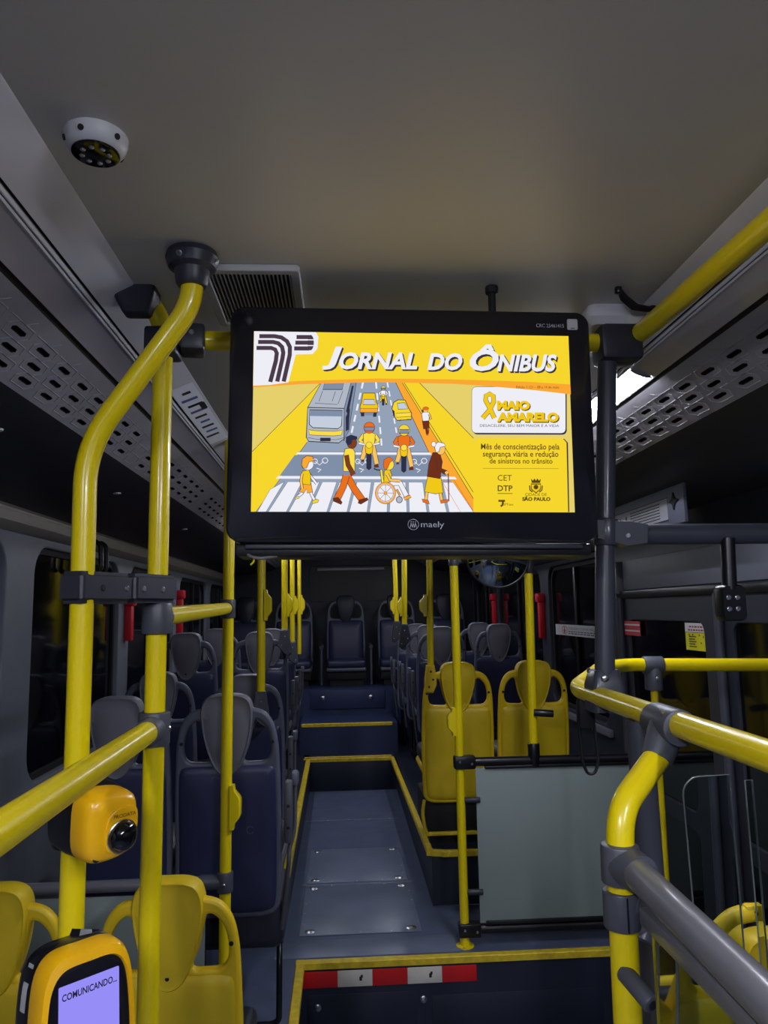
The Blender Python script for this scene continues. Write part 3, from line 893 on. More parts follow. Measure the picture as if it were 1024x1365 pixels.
stroke([(656.5, 560), (650, 546), (644.5, 536), (645, 530), (650, 527.5), (655, 530.5), (655.5, 538), (650, 549), (640.5, 560)], 6.6, 'txt')
stroke([(656.5, 560), (650, 546), (644.5, 536), (645, 530), (650, 527.5), (655, 530.5)], 5.4, 'yel2')
stroke([(645, 530), (650, 527.5), (655, 530.5), (655.5, 538), (650, 549), (640.5, 560)], 5.4, 'yel2')
txt('DESACELERE, SEU BEM MAIOR \u00c9 A VIDA', 'line', 637, 744, 567, 572, 0.0)
poly([(629, 683), (629, 592), (634, 587), (751, 587), (756, 592), (757.6, 683)], 'line')
poly([(628.6, 683), (628.2, 592), (633, 586.6), (749, 586.6), (754, 592), (756, 683)], 'yel')
txt('M\u00eas de conscientiza\u00e7\u00e3o pela', 'txt', 638.5, 744.5, 593.5, 603.5, 0.012)
txt('seguran\u00e7a vi\u00e1ria e redu\u00e7\u00e3o', 'txt', 641, 743, 603.2, 613, 0.012)
txt('de sinistros no tr\u00e2nsito', 'txt', 650, 735, 612.8, 619.6, 0.012)
stroke([(641, 626), (743, 626)], 0.4, 'txt')
txt('CET', 'txt', 661, 680, 634.5, 642, 0.0); txt('DTP', 'txt', 661, 681, 648, 655.5, 0.02); stroke([(661, 658.5), (681, 658.5)], 0.8, 'txt')
stroke([(662, 668), (671, 668)], 2.6, 'txt'); stroke([(668.5, 667), (667.5, 673.5), (665, 675)], 2.6, 'txt'); txt('SPTrans', 'txt', 669, 682, 671, 674, 0.0)
shape([(706, 646), (719, 646), (718.5, 653), (712.5, 657.5), (706.5, 653)], 'yel2', None, 0.9, 'txt'); ell(712.5, 650, 3.2, 3.0, 'txt', None, 0)
shape([(706, 639.5), (708.5, 642), (710.5, 639), (712.5, 642), (714.5, 639), (716.5, 642), (719, 639.5), (718, 644.5), (707, 644.5)], 'txt', None, 0.3, 'txt')
stroke([(704, 648), (704.5, 654), (708, 656.5)], 1.6, 'txt'); stroke([(721, 648), (720.5, 654), (717, 656.5)], 1.6, 'txt')
txt('CIDADE DE', 'txt', 698, 727, 657.8, 661.6, 0.0); txt('S\u00c3O PAULO', 'txt', 694, 732, 662, 668, 0.05)
stroke([(343, 548), (343, 636)], 0.5, 'yel2')
art.build('bulletin_picture', screen, smooth=False)

# lettering and marks on the bezel
def bez(px, py):       # layout pixel -> bezel plane
    return (-0.3655 + (px - 303) / 490 * 0.731, 0.237 - (py - 412) / 310 * 0.474)
LETW = mat('bezel_lettering', (168, 170, 182), 0.5)
s = B()
T3 = lambda p: (p[0], -0.0006, p[1])
x0, y0 = bez(718.5, 434.5); x1, y1 = bez(757, 429.5)
text_fit(s, 'CRC 25461415', LETW, T3, x0, x1, y0, y1)
s.build('serial_lettering', tv, smooth=False)
s = B()
x0, y0 = bez(556.5, 706); x1, y1 = bez(587, 696)
text_fit(s, 'maely', LETW, T3, x0, x1, y0, y1)
cx, cz = bez(546.5, 700)
for r0, r1 in ((0.0098, 0.0109),):
    vs, fs = [], []
    for k in range(28):
        a = 2 * pi * k / 28
        vs += [(cx + r0 * cos(a), -0.0006, cz + r0 * sin(a)), (cx + r1 * cos(a), -0.0006, cz + r1 * sin(a))]
    for k in range(28):
        a, c2 = 2 * k, 2 * ((k + 1) % 28)
        fs.append((a, a + 1, c2 + 1, c2))
    s.add(vs, fs, LETW)
for dx in (-0.0042, 0.0, 0.0042):
    for hh in (-1, 1):
        x = cx + dx
        s.add([(x - 0.0006 + 0.002 * hh, -0.0006, cz - 0.0062), (x + 0.0006 + 0.002 * hh, -0.0006, cz - 0.0062), (x + 0.0006 - 0.0006 * hh, -0.0006, cz + 0.0062), (x - 0.0006 - 0.0006 * hh, -0.0006, cz + 0.0062)], [(0, 1, 2, 3)], LETW)
s.build('maker_lettering', tv, smooth=False)
s = B()
x0, y0 = bez(761.5, 437.5); x1, y1 = bez(776, 422.5)
s.rings(rrect(x0, y0, x1, y1, 0.003), [(1, 0.001), (1, -0.0015), (0.94, -0.0022)], WHITEG, lambda p: p)
sq = s.build('sensor_window', tv)
s = B(); s.box(((x0 + x1) / 2 - 0.004, -0.003, y0 + 0.002), ((x0 + x1) / 2 + 0.004, -0.0021, y0 + 0.0034), INK); s.build('slot', sq)
# tray and brackets behind / below
s = B()
s.box((-0.35, 0.03, -0.262), (0.36, 0.15, -0.238), BLACK, 0.004)
s.box((-0.33, 0.02, -0.249), (0.34, 0.03, -0.240), JOINTD, 0.002)
s.build('lower_tray', tv)
for x in (-0.23, 0.26):
    s = B(); s.box((x - 0.03, 0.055, -0.2), (x + 0.03, 0.165, 0.235), BLACK, 0.004); s.build('mount_bracket', tv)
s = B()
s.tube([(-0.335, 0.05, -0.24), (-0.325, 0.03, -0.262), (-0.30, 0.02, -0.268), (-0.27, 0.04, -0.262)], 0.003, GREYT, 8, 0.01)
s.tube([(-0.325, 0.05, -0.24), (-0.312, 0.03, -0.272), (-0.318, 0.02, -0.28)], 0.002, YEL, 8, 0.01)
s.build('cable', tv)
s = B()
s.cyl((0.174, 0.045, 0.22), (0.174, 0.045, 0.305), 0.008, BLACKM, 14)
s.cyl((0.174, 0.045, 0.292), (0.174, 0.045, 0.309), 0.014, BLACKM, 14, bev=0.003)
s.build('hanger_rod', tv)

# ================================================================== HANDRAILS
R = 0.021
def screw(parent, p, ax, r=0.006, name='screw', m=CHROME):
    s = B()
    s.lathe([(r, 0.0), (r, 0.0012), (r * 0.7, 0.0025), (r * 0.35, 0.0025), (0.0005, 0.0008)], p, m, axis=ax, n=12)
    return s.build(name, parent)

def sleeve(s, p, q, r, m, bev=0.004, n=24):
    s.cyl(p, q, r, m, n, bev=bev)

# --- bent pole with ceiling flange, left foreground
t = thing('handrail_pole', 'yellow pole with an elbow bend running from ceiling flange to fare validator', 'pole', (-0.47, 1.40, 0.0))
s = B()
s.tube([(-0.275, 1.365, 2.52), (-0.275, 1.37, 2.43), (-0.472, 1.40, 2.165), (-0.470, 1.40, 1.9), (-0.466, 1.40, ZF)], R, YEL, 26, 0.075)
s.build('tube', t)
s = B()
s.lathe([(0.046, 0.0), (0.05, -0.012), (0.044, -0.03), (0.033, -0.036), (0.030, -0.06), (0.026, -0.066), (0.021, -0.067)], (-0.275, 1.365, 2.53), JOINTD, n=32)
fl = s.build('ceiling_flange', t)
for a in (-1.9, -0.2, 1.6, 3.0):
    screw(fl, (-0.275 + 0.047 * cos(a), 1.365 + 0.047 * sin(a), 2.509), (cos(a) * 0.8, sin(a) * 0.8, -0.6), 0.006)
world_parts(t)

# --- double clamp between bent pole and straight pole
t = thing('pole_clamp', 'dark grey double clamp joining the bent pole to the straight pole', 'clamp', (-0.42, 1.50, 1.90))
d = Vector((0.088, 0.198, 0)).normalized()
nrm = Vector((d.y, -d.x, 0))
pa, pb = Vector((-0.470, 1.402, 1.902)), Vector((-0.382, 1.598, 1.905))
def clamp_half(p, q, name):
    s = B()
    R3 = Matrix((( (q - p).normalized().x, nrm.x, 0), ((q - p).normalized().y, nrm.y, 0), (0, 0, 1)))
    L = (q - p).length
    c = (p + q) / 2
    bm = bmesh.new(); bmesh.ops.create_cube(bm, size=1)
    for v in bm.verts: v.co = Vector((v.co.x * (L + 0.0), v.co.y * 0.058, v.co.z * 0.058))
    bmesh.ops.bevel(bm, geom=list(bm.edges), offset=0.009, segments=3, affect='EDGES')
    for v in bm.verts: v.co = R3 @ v.co + c
    s.bm(bm, JOINTD)
    return s.build(name, t)
mid = (pa + pb) / 2
h1 = clamp_half(pa - d * 0.034, mid - d * 0.001, 'clamp_half')
h2 = clamp_half(mid + d * 0.001, pb + d * 0.034, 'clamp_half')
for h, ts in ((h1, (0.02, 0.085)), (h2, (0.135, 0.195))):
    for i, u in enumerate(ts):
        p = pa + d * u + nrm * 0.0285
        screw(h, p, nrm, 0.0065, 'screw', BLACKM if (h is h1 and i == 0) else CHROME)
world_parts(t)

# --- straight pole
t = thing('handrail_pole', 'straight yellow pole with dark joint at the top beside the monitor', 'pole', (-0.385, 1.60, 0.0))
s = B()
s.tube([(-0.386, 1.60, ZF), (-0.383, 1.60, 2.0), (-0.382, 1.60, 2.43)], R, YEL, 26)
s.build('tube', t)
s = B()
s.tube([(-0.382, 1.60, 2.45), (-0.385, 1.585, 2.485), (-0.413, 1.56, 2.535)], R, YEL, 22, 0.03)
s.build('upper_tube', t)
s = B()
s.box((-0.417, 1.565, 2.405), (-0.345, 1.635, 2.468), JOINTD, 0.008)
s.build('top_joint', t)
s = B()
s.rings(rrect(-0.05, -0.035, 0.04, 0.035, 0.012), [(1.0, 0.0), (0.96, 0.03), (0.62, 0.06), (0.55, 0.062)], JOINTD, lambda p: (-0.418 + p[0] - p[1] * 0.05, 1.53 + p[2] + p[1] * 0.35, 2.545 - p[1]))
s.build('ceiling_mount', t)
s = B()
sleeve(s, (-0.383, 1.60, 1.812), (-0.383, 1.60, 1.876), 0.031, JOINT)
s.cyl((-0.383, 1.60, 1.845), (-0.386, 1.668, 1.847), 0.027, JOINT, 22, r2=0.024)
o = s.build('rail_joint', t)
screw(o, (-0.36, 1.63, 1.845), (1, 0, 0), 0.005)
s = B()
sleeve(s, (-0.384, 1.60, 1.588), (-0.384, 1.60, 1.655), 0.032, JOINT)
s.cyl((-0.384, 1.60, 1.622), (-0.383, 1.535, 1.622), 0.029, JOINT, 22, r2=0.025)
o = s.build('rail_joint', t)
screw(o, (-0.353, 1.60, 1.62), (1, -0.2, 0), 0.006)
world_parts(t)

t = thing('handrail', 'yellow handrail running from the straight pole towards the front over the validator', 'handrail', (-0.38, 0.4, 1.62))
s = B(); s.tube([(-0.384, 1.57, 1.622), (-0.352, 0.25, 1.625)], R + 0.001, YEL, 26); s.build('tube', t)
world_parts(t)
t = thing('handrail', 'short yellow handrail at eye level linking straight pole to the pole before blue seats', 'handrail', (-0.40, 2.2, 1.85))
s = B(); s.tube([(-0.385, 1.64, 1.847), (-0.430, 2.89, 1.872)], R, YEL, 24); s.build('tube', t)
world_parts(t)

# --- monitor crossbar
t = thing('crossbar', 'yellow crossbar behind the monitor top between straight pole and grey post', 'handrail', (0.12, 1.61, 2.45))
s = B(); s.tube([(-0.345, 1.60, 2.445), (0.60, 1.625, 2.452)], R, YEL, 22); s.build('tube', t)
s = B()
s.box((-0.345, 1.565, 2.415), (-0.292, 1.635, 2.475), JOINTD, 0.008, rot=rotz(0.15))
o = s.build('end_joint', t); screw(o, (-0.315, 1.566, 2.452), (0, -1, 0), 0.006)
world_parts(t)

# --- pole with stop button
def stop_button(parent, p, dirx, h=0.125, dirv=None):
    """yellow moulded request button clipped on a pole; dirx: -1 / 1 side of the pole"""
    x, y, z = p
    s = B()
    prof = [(0.0, -h / 2), (0.016, -h / 2), (0.018, -h * 0.38), (0.036, -h * 0.24), (0.040, -h * 0.18), (0.040, h * 0.18), (0.036, h * 0.24), (0.018, h * 0.38), (0.016, h / 2), (0.0, h / 2)]
    vs, fs = [], []
    for yy, k in ((-0.022, 0.86), (-0.017, 1.0), (0.017, 1.0), (0.022, 0.86)):
        for a, c2 in prof:
            vs.append((x + dirx * (0.004 + a * k), y + yy, z + c2 * (0.96 + 0.04 * k)))
    n = len(prof)
    for r in range(3):
        for k in range(n):
            fs.append((r * n + k, r * n + (k + 1) % n, (r + 1) * n + (k + 1) % n, (r + 1) * n + k))
    fs.append(tuple(range(n))); fs.append(tuple(range(3 * n, 4 * n)))
    s.add(vs, fs, YEL)
    return s.build('stop_button', parent)

def seat_bracket(parent, p, m, dirx=1):
    """kite-shaped casting that ties a pole to a seat shoulder"""
    x, y, z = p
    s = B()
    out = [(-0.026, 0.0), (0.026, 0.0), (0.040, -0.09), (0.048, -0.17), (0.030, -0.19), (-0.004, -0.17), (-0.052, -0.11), (-0.034, -0.06)]
    out = [(a * -dirx * -1, c2) for a, c2 in out]
    s.rings(out, [(0.9, -0.030), (1.0, -0.022), (1.0, 0.02), (0.9, 0.028)], m, lambda q: (x + q[0], y + q[1], z + q[2]))
    o = s.build('seat_bracket', parent)
    for a, c2 in ((0.004, -0.05), (-0.02, -0.11), (0.028, -0.15)):
        screw(o, (x + a * dirx, y - 0.03, z + c2), (0, -1, 0), 0.005)
    return o

def pole(label, x, y, z0, z1, r=R, btn=None, bracket=None, lean=0.0, foot=False):
    t = thing('handrail_pole', label, 'pole', (x, y, z0))
    s = B(); s.tube([(x, y, z0), (x - lean, y, z1)], r, YEL, 20); s.build('tube', t)
    if btn: stop_button(t, (x + btn[2] * r * 0.6, y - 0.004, btn[0]), btn[2], btn[1])
    if bracket: seat_bracket(t, (x, y - 0.002, z0 + 0.02), bracket[0], bracket[1])
    if foot:
        s = B(); s.lathe([(r + 0.022, 0.0), (r + 0.022, 0.004), (r + 0.004, 0.008), (r + 0.002, 0.03), (r, 0.03)], (x, y, z0), YEL, n=20); f = s.build('foot_flange', t)
        screw(f, (x - 0.01, y - 0.033, z0 + 0.004), (0, -0.2, 1), 0.006)
    return t
# pole before the blue seats (with barrier joint)
t = pole('yellow pole with low stop button standing in front of the nearest blue seat', -0.431, 2.90, 0.25, 2.53, R, (1.15, 0.155, 1), None, -0.004)
s = B()
sleeve(s, (-0.43, 2.90, 1.835), (-0.43, 2.90, 1.905), 0.029, JOINT); s.cyl((-0.43, 2.90, 1.871), (-0.43, 2.86, 1.871), 0.027, JOINT, 20)
s.build('rail_joint', t)
s = B()
sleeve(s, (-0.431, 2.90, 0.855), (-0.431, 2.90, 0.925), 0.030, JOINT); s.cyl((-0.431, 2.90, 0.89), (-0.52, 2.90, 0.89), 0.026, JOINT, 20)
o = s.build('barrier_joint', t); screw(o, (-0.431, 2.87, 0.885), (0, -1, 0), 0.007)
world_parts(t)
world_parts(pole('yellow pole with eye level stop button, fixed to the second blue row by grey bracket', -0.432, 4.12, 1.42, 2.53, 0.0225, (1.895, 0.165, 1), (JOINT, 1)))
world_parts(pole('yellow pole rising from the third blue row with stop button, beside the aisle', -0.397, 5.35, 1.72, 2.53, 0.022, (1.905, 0.16, 1), (JOINT, 1)))
world_parts(pole('thin yellow pole on the fourth blue row, second from the rear', -0.404, 6.3, 1.60, 2.53, 0.02, (1.915, 0.15, 1), (JOINT, 1)))
world_parts(pole('rearmost thin yellow pole with dark sleeves on the aisle edge of the blue rows', -0.413, 7.5, 1.45, 2.53, 0.019, (1.93, 0.19, 1), None))
world_parts(pole('yellow pole on the far blue row across the aisle, leaning, left of its twin', 0.497, 6.8, 1.74, 2.53, 0.021, (1.90, 0.15, -1), (JOINTD, -1), 0.012))
world_parts(pole('yellow pole on the nearer blue row across the aisle, right of its leaning twin', 0.492, 5.9, 1.73, 2.53, 0.021, (1.885, 0.15, -1), (JOINTD, -1), -0.012))
t = pole('yellow pole held by a yellow bracket on the shoulder of the aisle yellow seat', 0.508, 4.36, 1.50, 2.53, 0.0185, (1.88, 0.125, -1), None, -0.016)
s = B()
s.rings([(-0.022, 0.05), (0.022, 0.05), (0.030, 0.0), (0.034, -0.06), (0.012, -0.105), (-0.036, -0.105), (-0.034, -0.03)], [(0.9, -0.028), (1, -0.02), (1, 0.02), (0.9, 0.028)], YSEAT, lambda q: (0.506 + q[0], 4.36 + q[1], 1.49 + q[2]))
o = s.build('seat_bracket', t)
for a, c2 in ((0.0, 0.015), (0.012, -0.03), (-0.012, -0.07)):
    screw(o, (0.506 + a, 4.332, 1.49 + c2), (0, -1, 0), 0.006, 'screw', BLACKM)
world_parts(t)
t = pole('yellow floor pole at the aisle end of the frosted barrier', 0.578, 3.82, ZA, 2.53, 0.0215, (1.30, 0.135, -1), None, 0.0, True)
s = B(); sleeve(s, (0.578, 3.82, 2.075), (0.578, 3.82, 2.115), 0.027, JOINT); s.build('mirror_joint', t)
world_parts(t)
t = pole('yellow pole rising from the middle of the frosted barrier top rail', 0.952, 3.82, 1.13, 2.04, 0.0215, None, None, -0.012)
s = B(); sleeve(s, (0.965, 3.82, 2.03), (0.966, 3.82, 2.10), 0.027, JOINTD); s.build('top_joint', t)
s = B(); s.cyl((0.955, 3.80, 1.335), (1.05, 3.78, 1.33), 0.018, BLACK, 16, bev=0.003); s.build('side_stub', t)
s = B(); s.tube([(0.966, 3.82, 2.095), (0.966, 3.82, 2.13), (1.25, 3.82, 2.14)], 0.02, YEL, 16, 0.02); s.build('upper_arm', t)
world_parts(t)

# ================================================================== BARRIERS
t = thing('barrier', 'frosted grey barrier panel between dark rails behind the step', 'barrier', (0.58, 3.82, ZA))
s = B(); s.box((0.653, 3.806, 0.355), (1.56, 3.814, 1.075), FROST, 0.002); s.build('panel', t)
s = B(); s.cyl((0.60, 3.82, 1.103), (1.585, 3.82, 1.10), 0.022, BLACK, 20); s.box((0.70, 3.795, 1.07), (1.58, 3.825, 1.085), BLACK, 0.003); s.build('top_rail', t)
s = B(); s.cyl((0.60, 3.82, 0.325), (1.585, 3.82, 0.322), 0.022, BLACK, 20); s.box((0.68, 3.795, 0.35), (1.58, 3.825, 0.366), BLACK, 0.003); s.build('bottom_rail', t)
for z in (1.103, 0.325):
    s = B(); s.box((0.548, 3.79, z - 0.032), (0.655, 3.85, z + 0.032), BLACK, 0.01); j = s.build('rail_joint', t); screw(j, (0.575, 3.79, z + 0.005), (0, -1, 0), 0.006); screw(j, (0.635, 3.79, z - 0.005), (0, -1, 0), 0.006)
for z in (0.924, 0.497):
    s = B(); s.cyl((0.595, 3.81, z), (0.672, 3.805, z), 0.014, JOINTD, 16, bev=0.003); s.build('panel_clip', t)
s = B(); sleeve(s, (0.952, 3.82, 1.075), (0.952, 3.82, 1.185), 0.03, BLACK); s.build('pole_socket', t)
world_parts(t)
t = thing('barrier', 'pale grey barrier panel behind the front yellow seats and the validator', 'barrier', (-0.45, 2.9, ZA))
s = B(); s.cyl((-0.50, 2.90, 0.89), (-1.315, 2.90, 0.888), 0.021, GREYT, 20); s.build('top_rail', t)
s = B(); s.box((-1.28, 2.895, 0.33), (-0.50, 2.903, 0.855), FROST, 0.002); s.build('panel', t)
s = B(); s.cyl((-0.45, 2.90, 0.31), (-1.315, 2.90, 0.31), 0.018, GREYT, 16); s.build('bottom_rail', t)
world_parts(t)

# ================================================================== DRIVER-SIDE GUARD
t = thing('guard_post', 'dark grey post hanging beside the monitor down to the yellow guard rail', 'post', (0.575, 1.63, 1.66))
s = B(); s.tube([(0.568, 1.63, 1.68), (0.590, 1.63, 2.05), (0.618, 1.63, 2.45)], 0.0215, POSTD, 24); s.build('tube', t)
s = B()
s.rings(rrect(-0.034, -0.038, 0.036, 0.04, 0.014), [(1.0, 0.0), (1.0, 0.055), (0.78, 0.085), (0.72, 0.088)], POSTD, lambda p: (0.568 + p[0] + p[1] * 0.02, 1.64 + p[2], 1.628 + p[1]))
o = s.build('foot_joint', t); screw(o, (0.560, 1.60, 1.70), (0, -1, 0), 0.007); screw(o, (0.535, 1.63, 1.715), (-1, -0.5, 0.3), 0.006)
s = B(); s.box((0.592, 1.59, 2.405), (0.69, 1.67, 2.49), JOINTD, 0.012); s.build('top_joint', t)
s = B()
s.rings(rrect(0.56, 1.58, 0.70, 1.72, 0.02), [(0.8, 2.485), (1.0, 2.50), (1.0, 2.515), (0.9, 2.53)], TRIMG, lambda p: (p[0], p[2], p[1]))
s.box((0.60, 1.60, 2.47), (0.68, 1.66, 2.51), GREYT, 0.008)
s.build('ceiling_bracket', t)
s = B()
s.cyl((0.588, 1.63, 1.985), (0.592, 1.63, 2.045), 0.028, POSTD, 22, bev=0.004)
s.rings([(-0.03, -0.012), (0.04, -0.03), (0.085, -0.024), (0.09, 0.018), (0.05, 0.026), (-0.03, 0.03)], [(0.95, -0.03), (1, -0.024), (1, 0.024), (0.95, 0.03)], POSTD, lambda p: (0.59 + p[0], 1.635 + p[1], 2.012 + p[2]))
o = s.build('bar_joint', t); screw(o, (0.63, 1.604, 2.005), (0, -1, 0), 0.006)
world_parts(t)

t = thing('door_beam', 'dark horizontal beam beside the monitor carrying the door arm', 'beam', (1.0, 1.66, 2.01))
s = B(); s.tube([(0.62, 1.65, 2.012), (1.585, 1.66, 2.008)], 0.0235, POSTD, 22); s.build('tube', t)
s = B(); s.tube([(0.872, 1.64, 2.0), (0.868, 1.64, 1.885)], 0.016, BLACK, 18); s.build('drop_tube', t)
s = B(); s.rings(rrect(0.842, 1.815, 0.898, 1.895, 0.012), [(0.92, 1.625), (1, 1.632), (1, 1.66), (0.92, 1.667)], BLACK, lambda p: p)
o = s.build('bolt_plate', t)
for x in (0.857, 0.877):
    for z in (1.867, 1.842):
        screw(o, (x, 1.625, z), (0, -1, 0), 0.006)
world_parts(t)

t = thing('guard_rail', 'bright yellow guard rail looping past the grey post to the door side', 'handrail', (0.55, 1.3, 1.655))
s = B()
s.tube([(0.545, 0.35, 1.652), (0.552, 1.78, 1.662), (0.79, 2.30, 1.664), (0.93, 2.45, 1.663), (1.585, 2.45, 1.648)], R, YEL, 26, 0.07)
s.build('tube', t)
s = B()
d = Vector((-0.10, -0.09, -0.16)).normalized()
sleeve(s, (0.548, 1.222, 1.653), (0.548, 1.322, 1.654), 0.030, JOINT)
s.tube([(0.548, 1.272, 1.653), (0.518, 1.255, 1.600)], [0.030, 0.026], JOINT, 22)
o = s.build('branch_joint', t); screw(o, (0.53, 1.243, 1.675), (-0.4, -0.5, 0.8), 0.006)
s = B()
s.cyl((0.985, 2.45, 1.66), (1.05, 2.45, 1.659), 0.029, JOINT, 22, bev=0.004)
s.cyl((1.018, 2.45, 1.66), (1.017, 2.45, 1.58), 0.028, JOINT, 22, bev=0.003)
o = s.build('branch_joint', t); screw(o, (1.017, 2.42, 1.62), (0, -1, 0), 0.005)
s = B(); s.tube([(1.017, 2.45, 1.60), (1.012, 2.45, ZF)], 0.0115, YEL, 18); s.build('support_pole', t)
s = B(); s.tube([(0.553, 1.41, 1.64), (0.553, 1.40, 1.33), (0.52, 1.38, 1.27)], 0.024, POSTD, 20, 0.05); s.build('lower_tube', t)
s = B(); s.cyl((0.527, 1.385, 1.295), (0.490, 1.36, 1.315), 0.022, GREYT, 16, bev=0.006); s.build('tube_cap', t)
world_parts(t)

t = thing('guard_pole', 'yellow guard pole bending down from the yellow rail, with grey collars', 'pole', (0.41, 1.18, 0.0))
s = B(); s.tube([(0.522, 1.257, 1.606), (0.428, 1.19, 1.54), (0.420, 1.18, 1.46), (0.406, 1.18, ZF)], R, YEL, 26, 0.06); s.build('tube', t)
s = B()
sleeve(s, (0.4195, 1.18, 1.435), (0.4205, 1.18, 1.492), 0.029, JOINT)
s.tube([(0.424, 1.18, 1.462), (0.434, 1.13, 1.462)], [0.032, 0.027], JOINT, 22)
o = s.build('rail_joint', t); screw(o, (0.408, 1.152, 1.452), (-0.3, -1, 0), 0.006)
s = B(); sleeve(s, (0.418, 1.18, 1.372), (0.4185, 1.18, 1.425), 0.0275, JOINT, 0.003); s.box((0.4165, 1.1515, 1.374), (0.4185, 1.16, 1.423), BLACK); s.build('collar', t)
s = B(); s.cyl((0.412, 1.17, 1.315), (0.432, 1.115, 1.294), 0.0135, JOINT, 18, bev=0.003); s.cyl((0.4318, 1.1155, 1.2942), (0.4325, 1.1135, 1.2934), 0.007, BLACK, 14); s.build('latch_stub', t)
world_parts(t)

t = thing('guard_rail', 'thick grey handrail over a narrow glass guard in the lower corner', 'handrail', (0.43, 0.8, 1.46))
s = B(); s.tube([(0.430, 1.17, 1.463), (0.405, 0.30, 1.456)], 0.0225, GREYT, 26); s.build('tube', t)
s = B(); s.box((0.425, 0.30, 1.395), (0.443, 1.13, 1.42), GREYT, 0.004); s.build('glass_clamp', t)
s = B(); s.box((0.430, 0.32, 0.70), (0.438, 1.10, 1.40), CLEAR, 0.002); s.build('guard_glass', t)
world_parts(t)

t = thing('turnstile_casing', 'dark casing standing beneath the bright yellow guard rail', 'cabinet', (0.65, 1.56, ZF))
s = B(); s.box((0.585, 1.50, ZF), (0.645, 1.60, 1.25), POSTD, 0.015); s.build('body', t)
s = B(); s.box((0.58, 1.495, 1.25), (0.65, 1.605, 1.262), BLACK, 0.005); s.build('cap', t)
world_parts(t)

# right ceiling handrail
t = thing('handrail', 'yellow ceiling handrail running along the light channel towards the front', 'handrail', (0.69, 1.0, 2.47))
s = B(); s.tube([(0.684, 1.635, 2.466), (0.693, 0.2, 2.43)], R + 0.001, YEL, 26); s.build('tube', t)
world_parts(t)

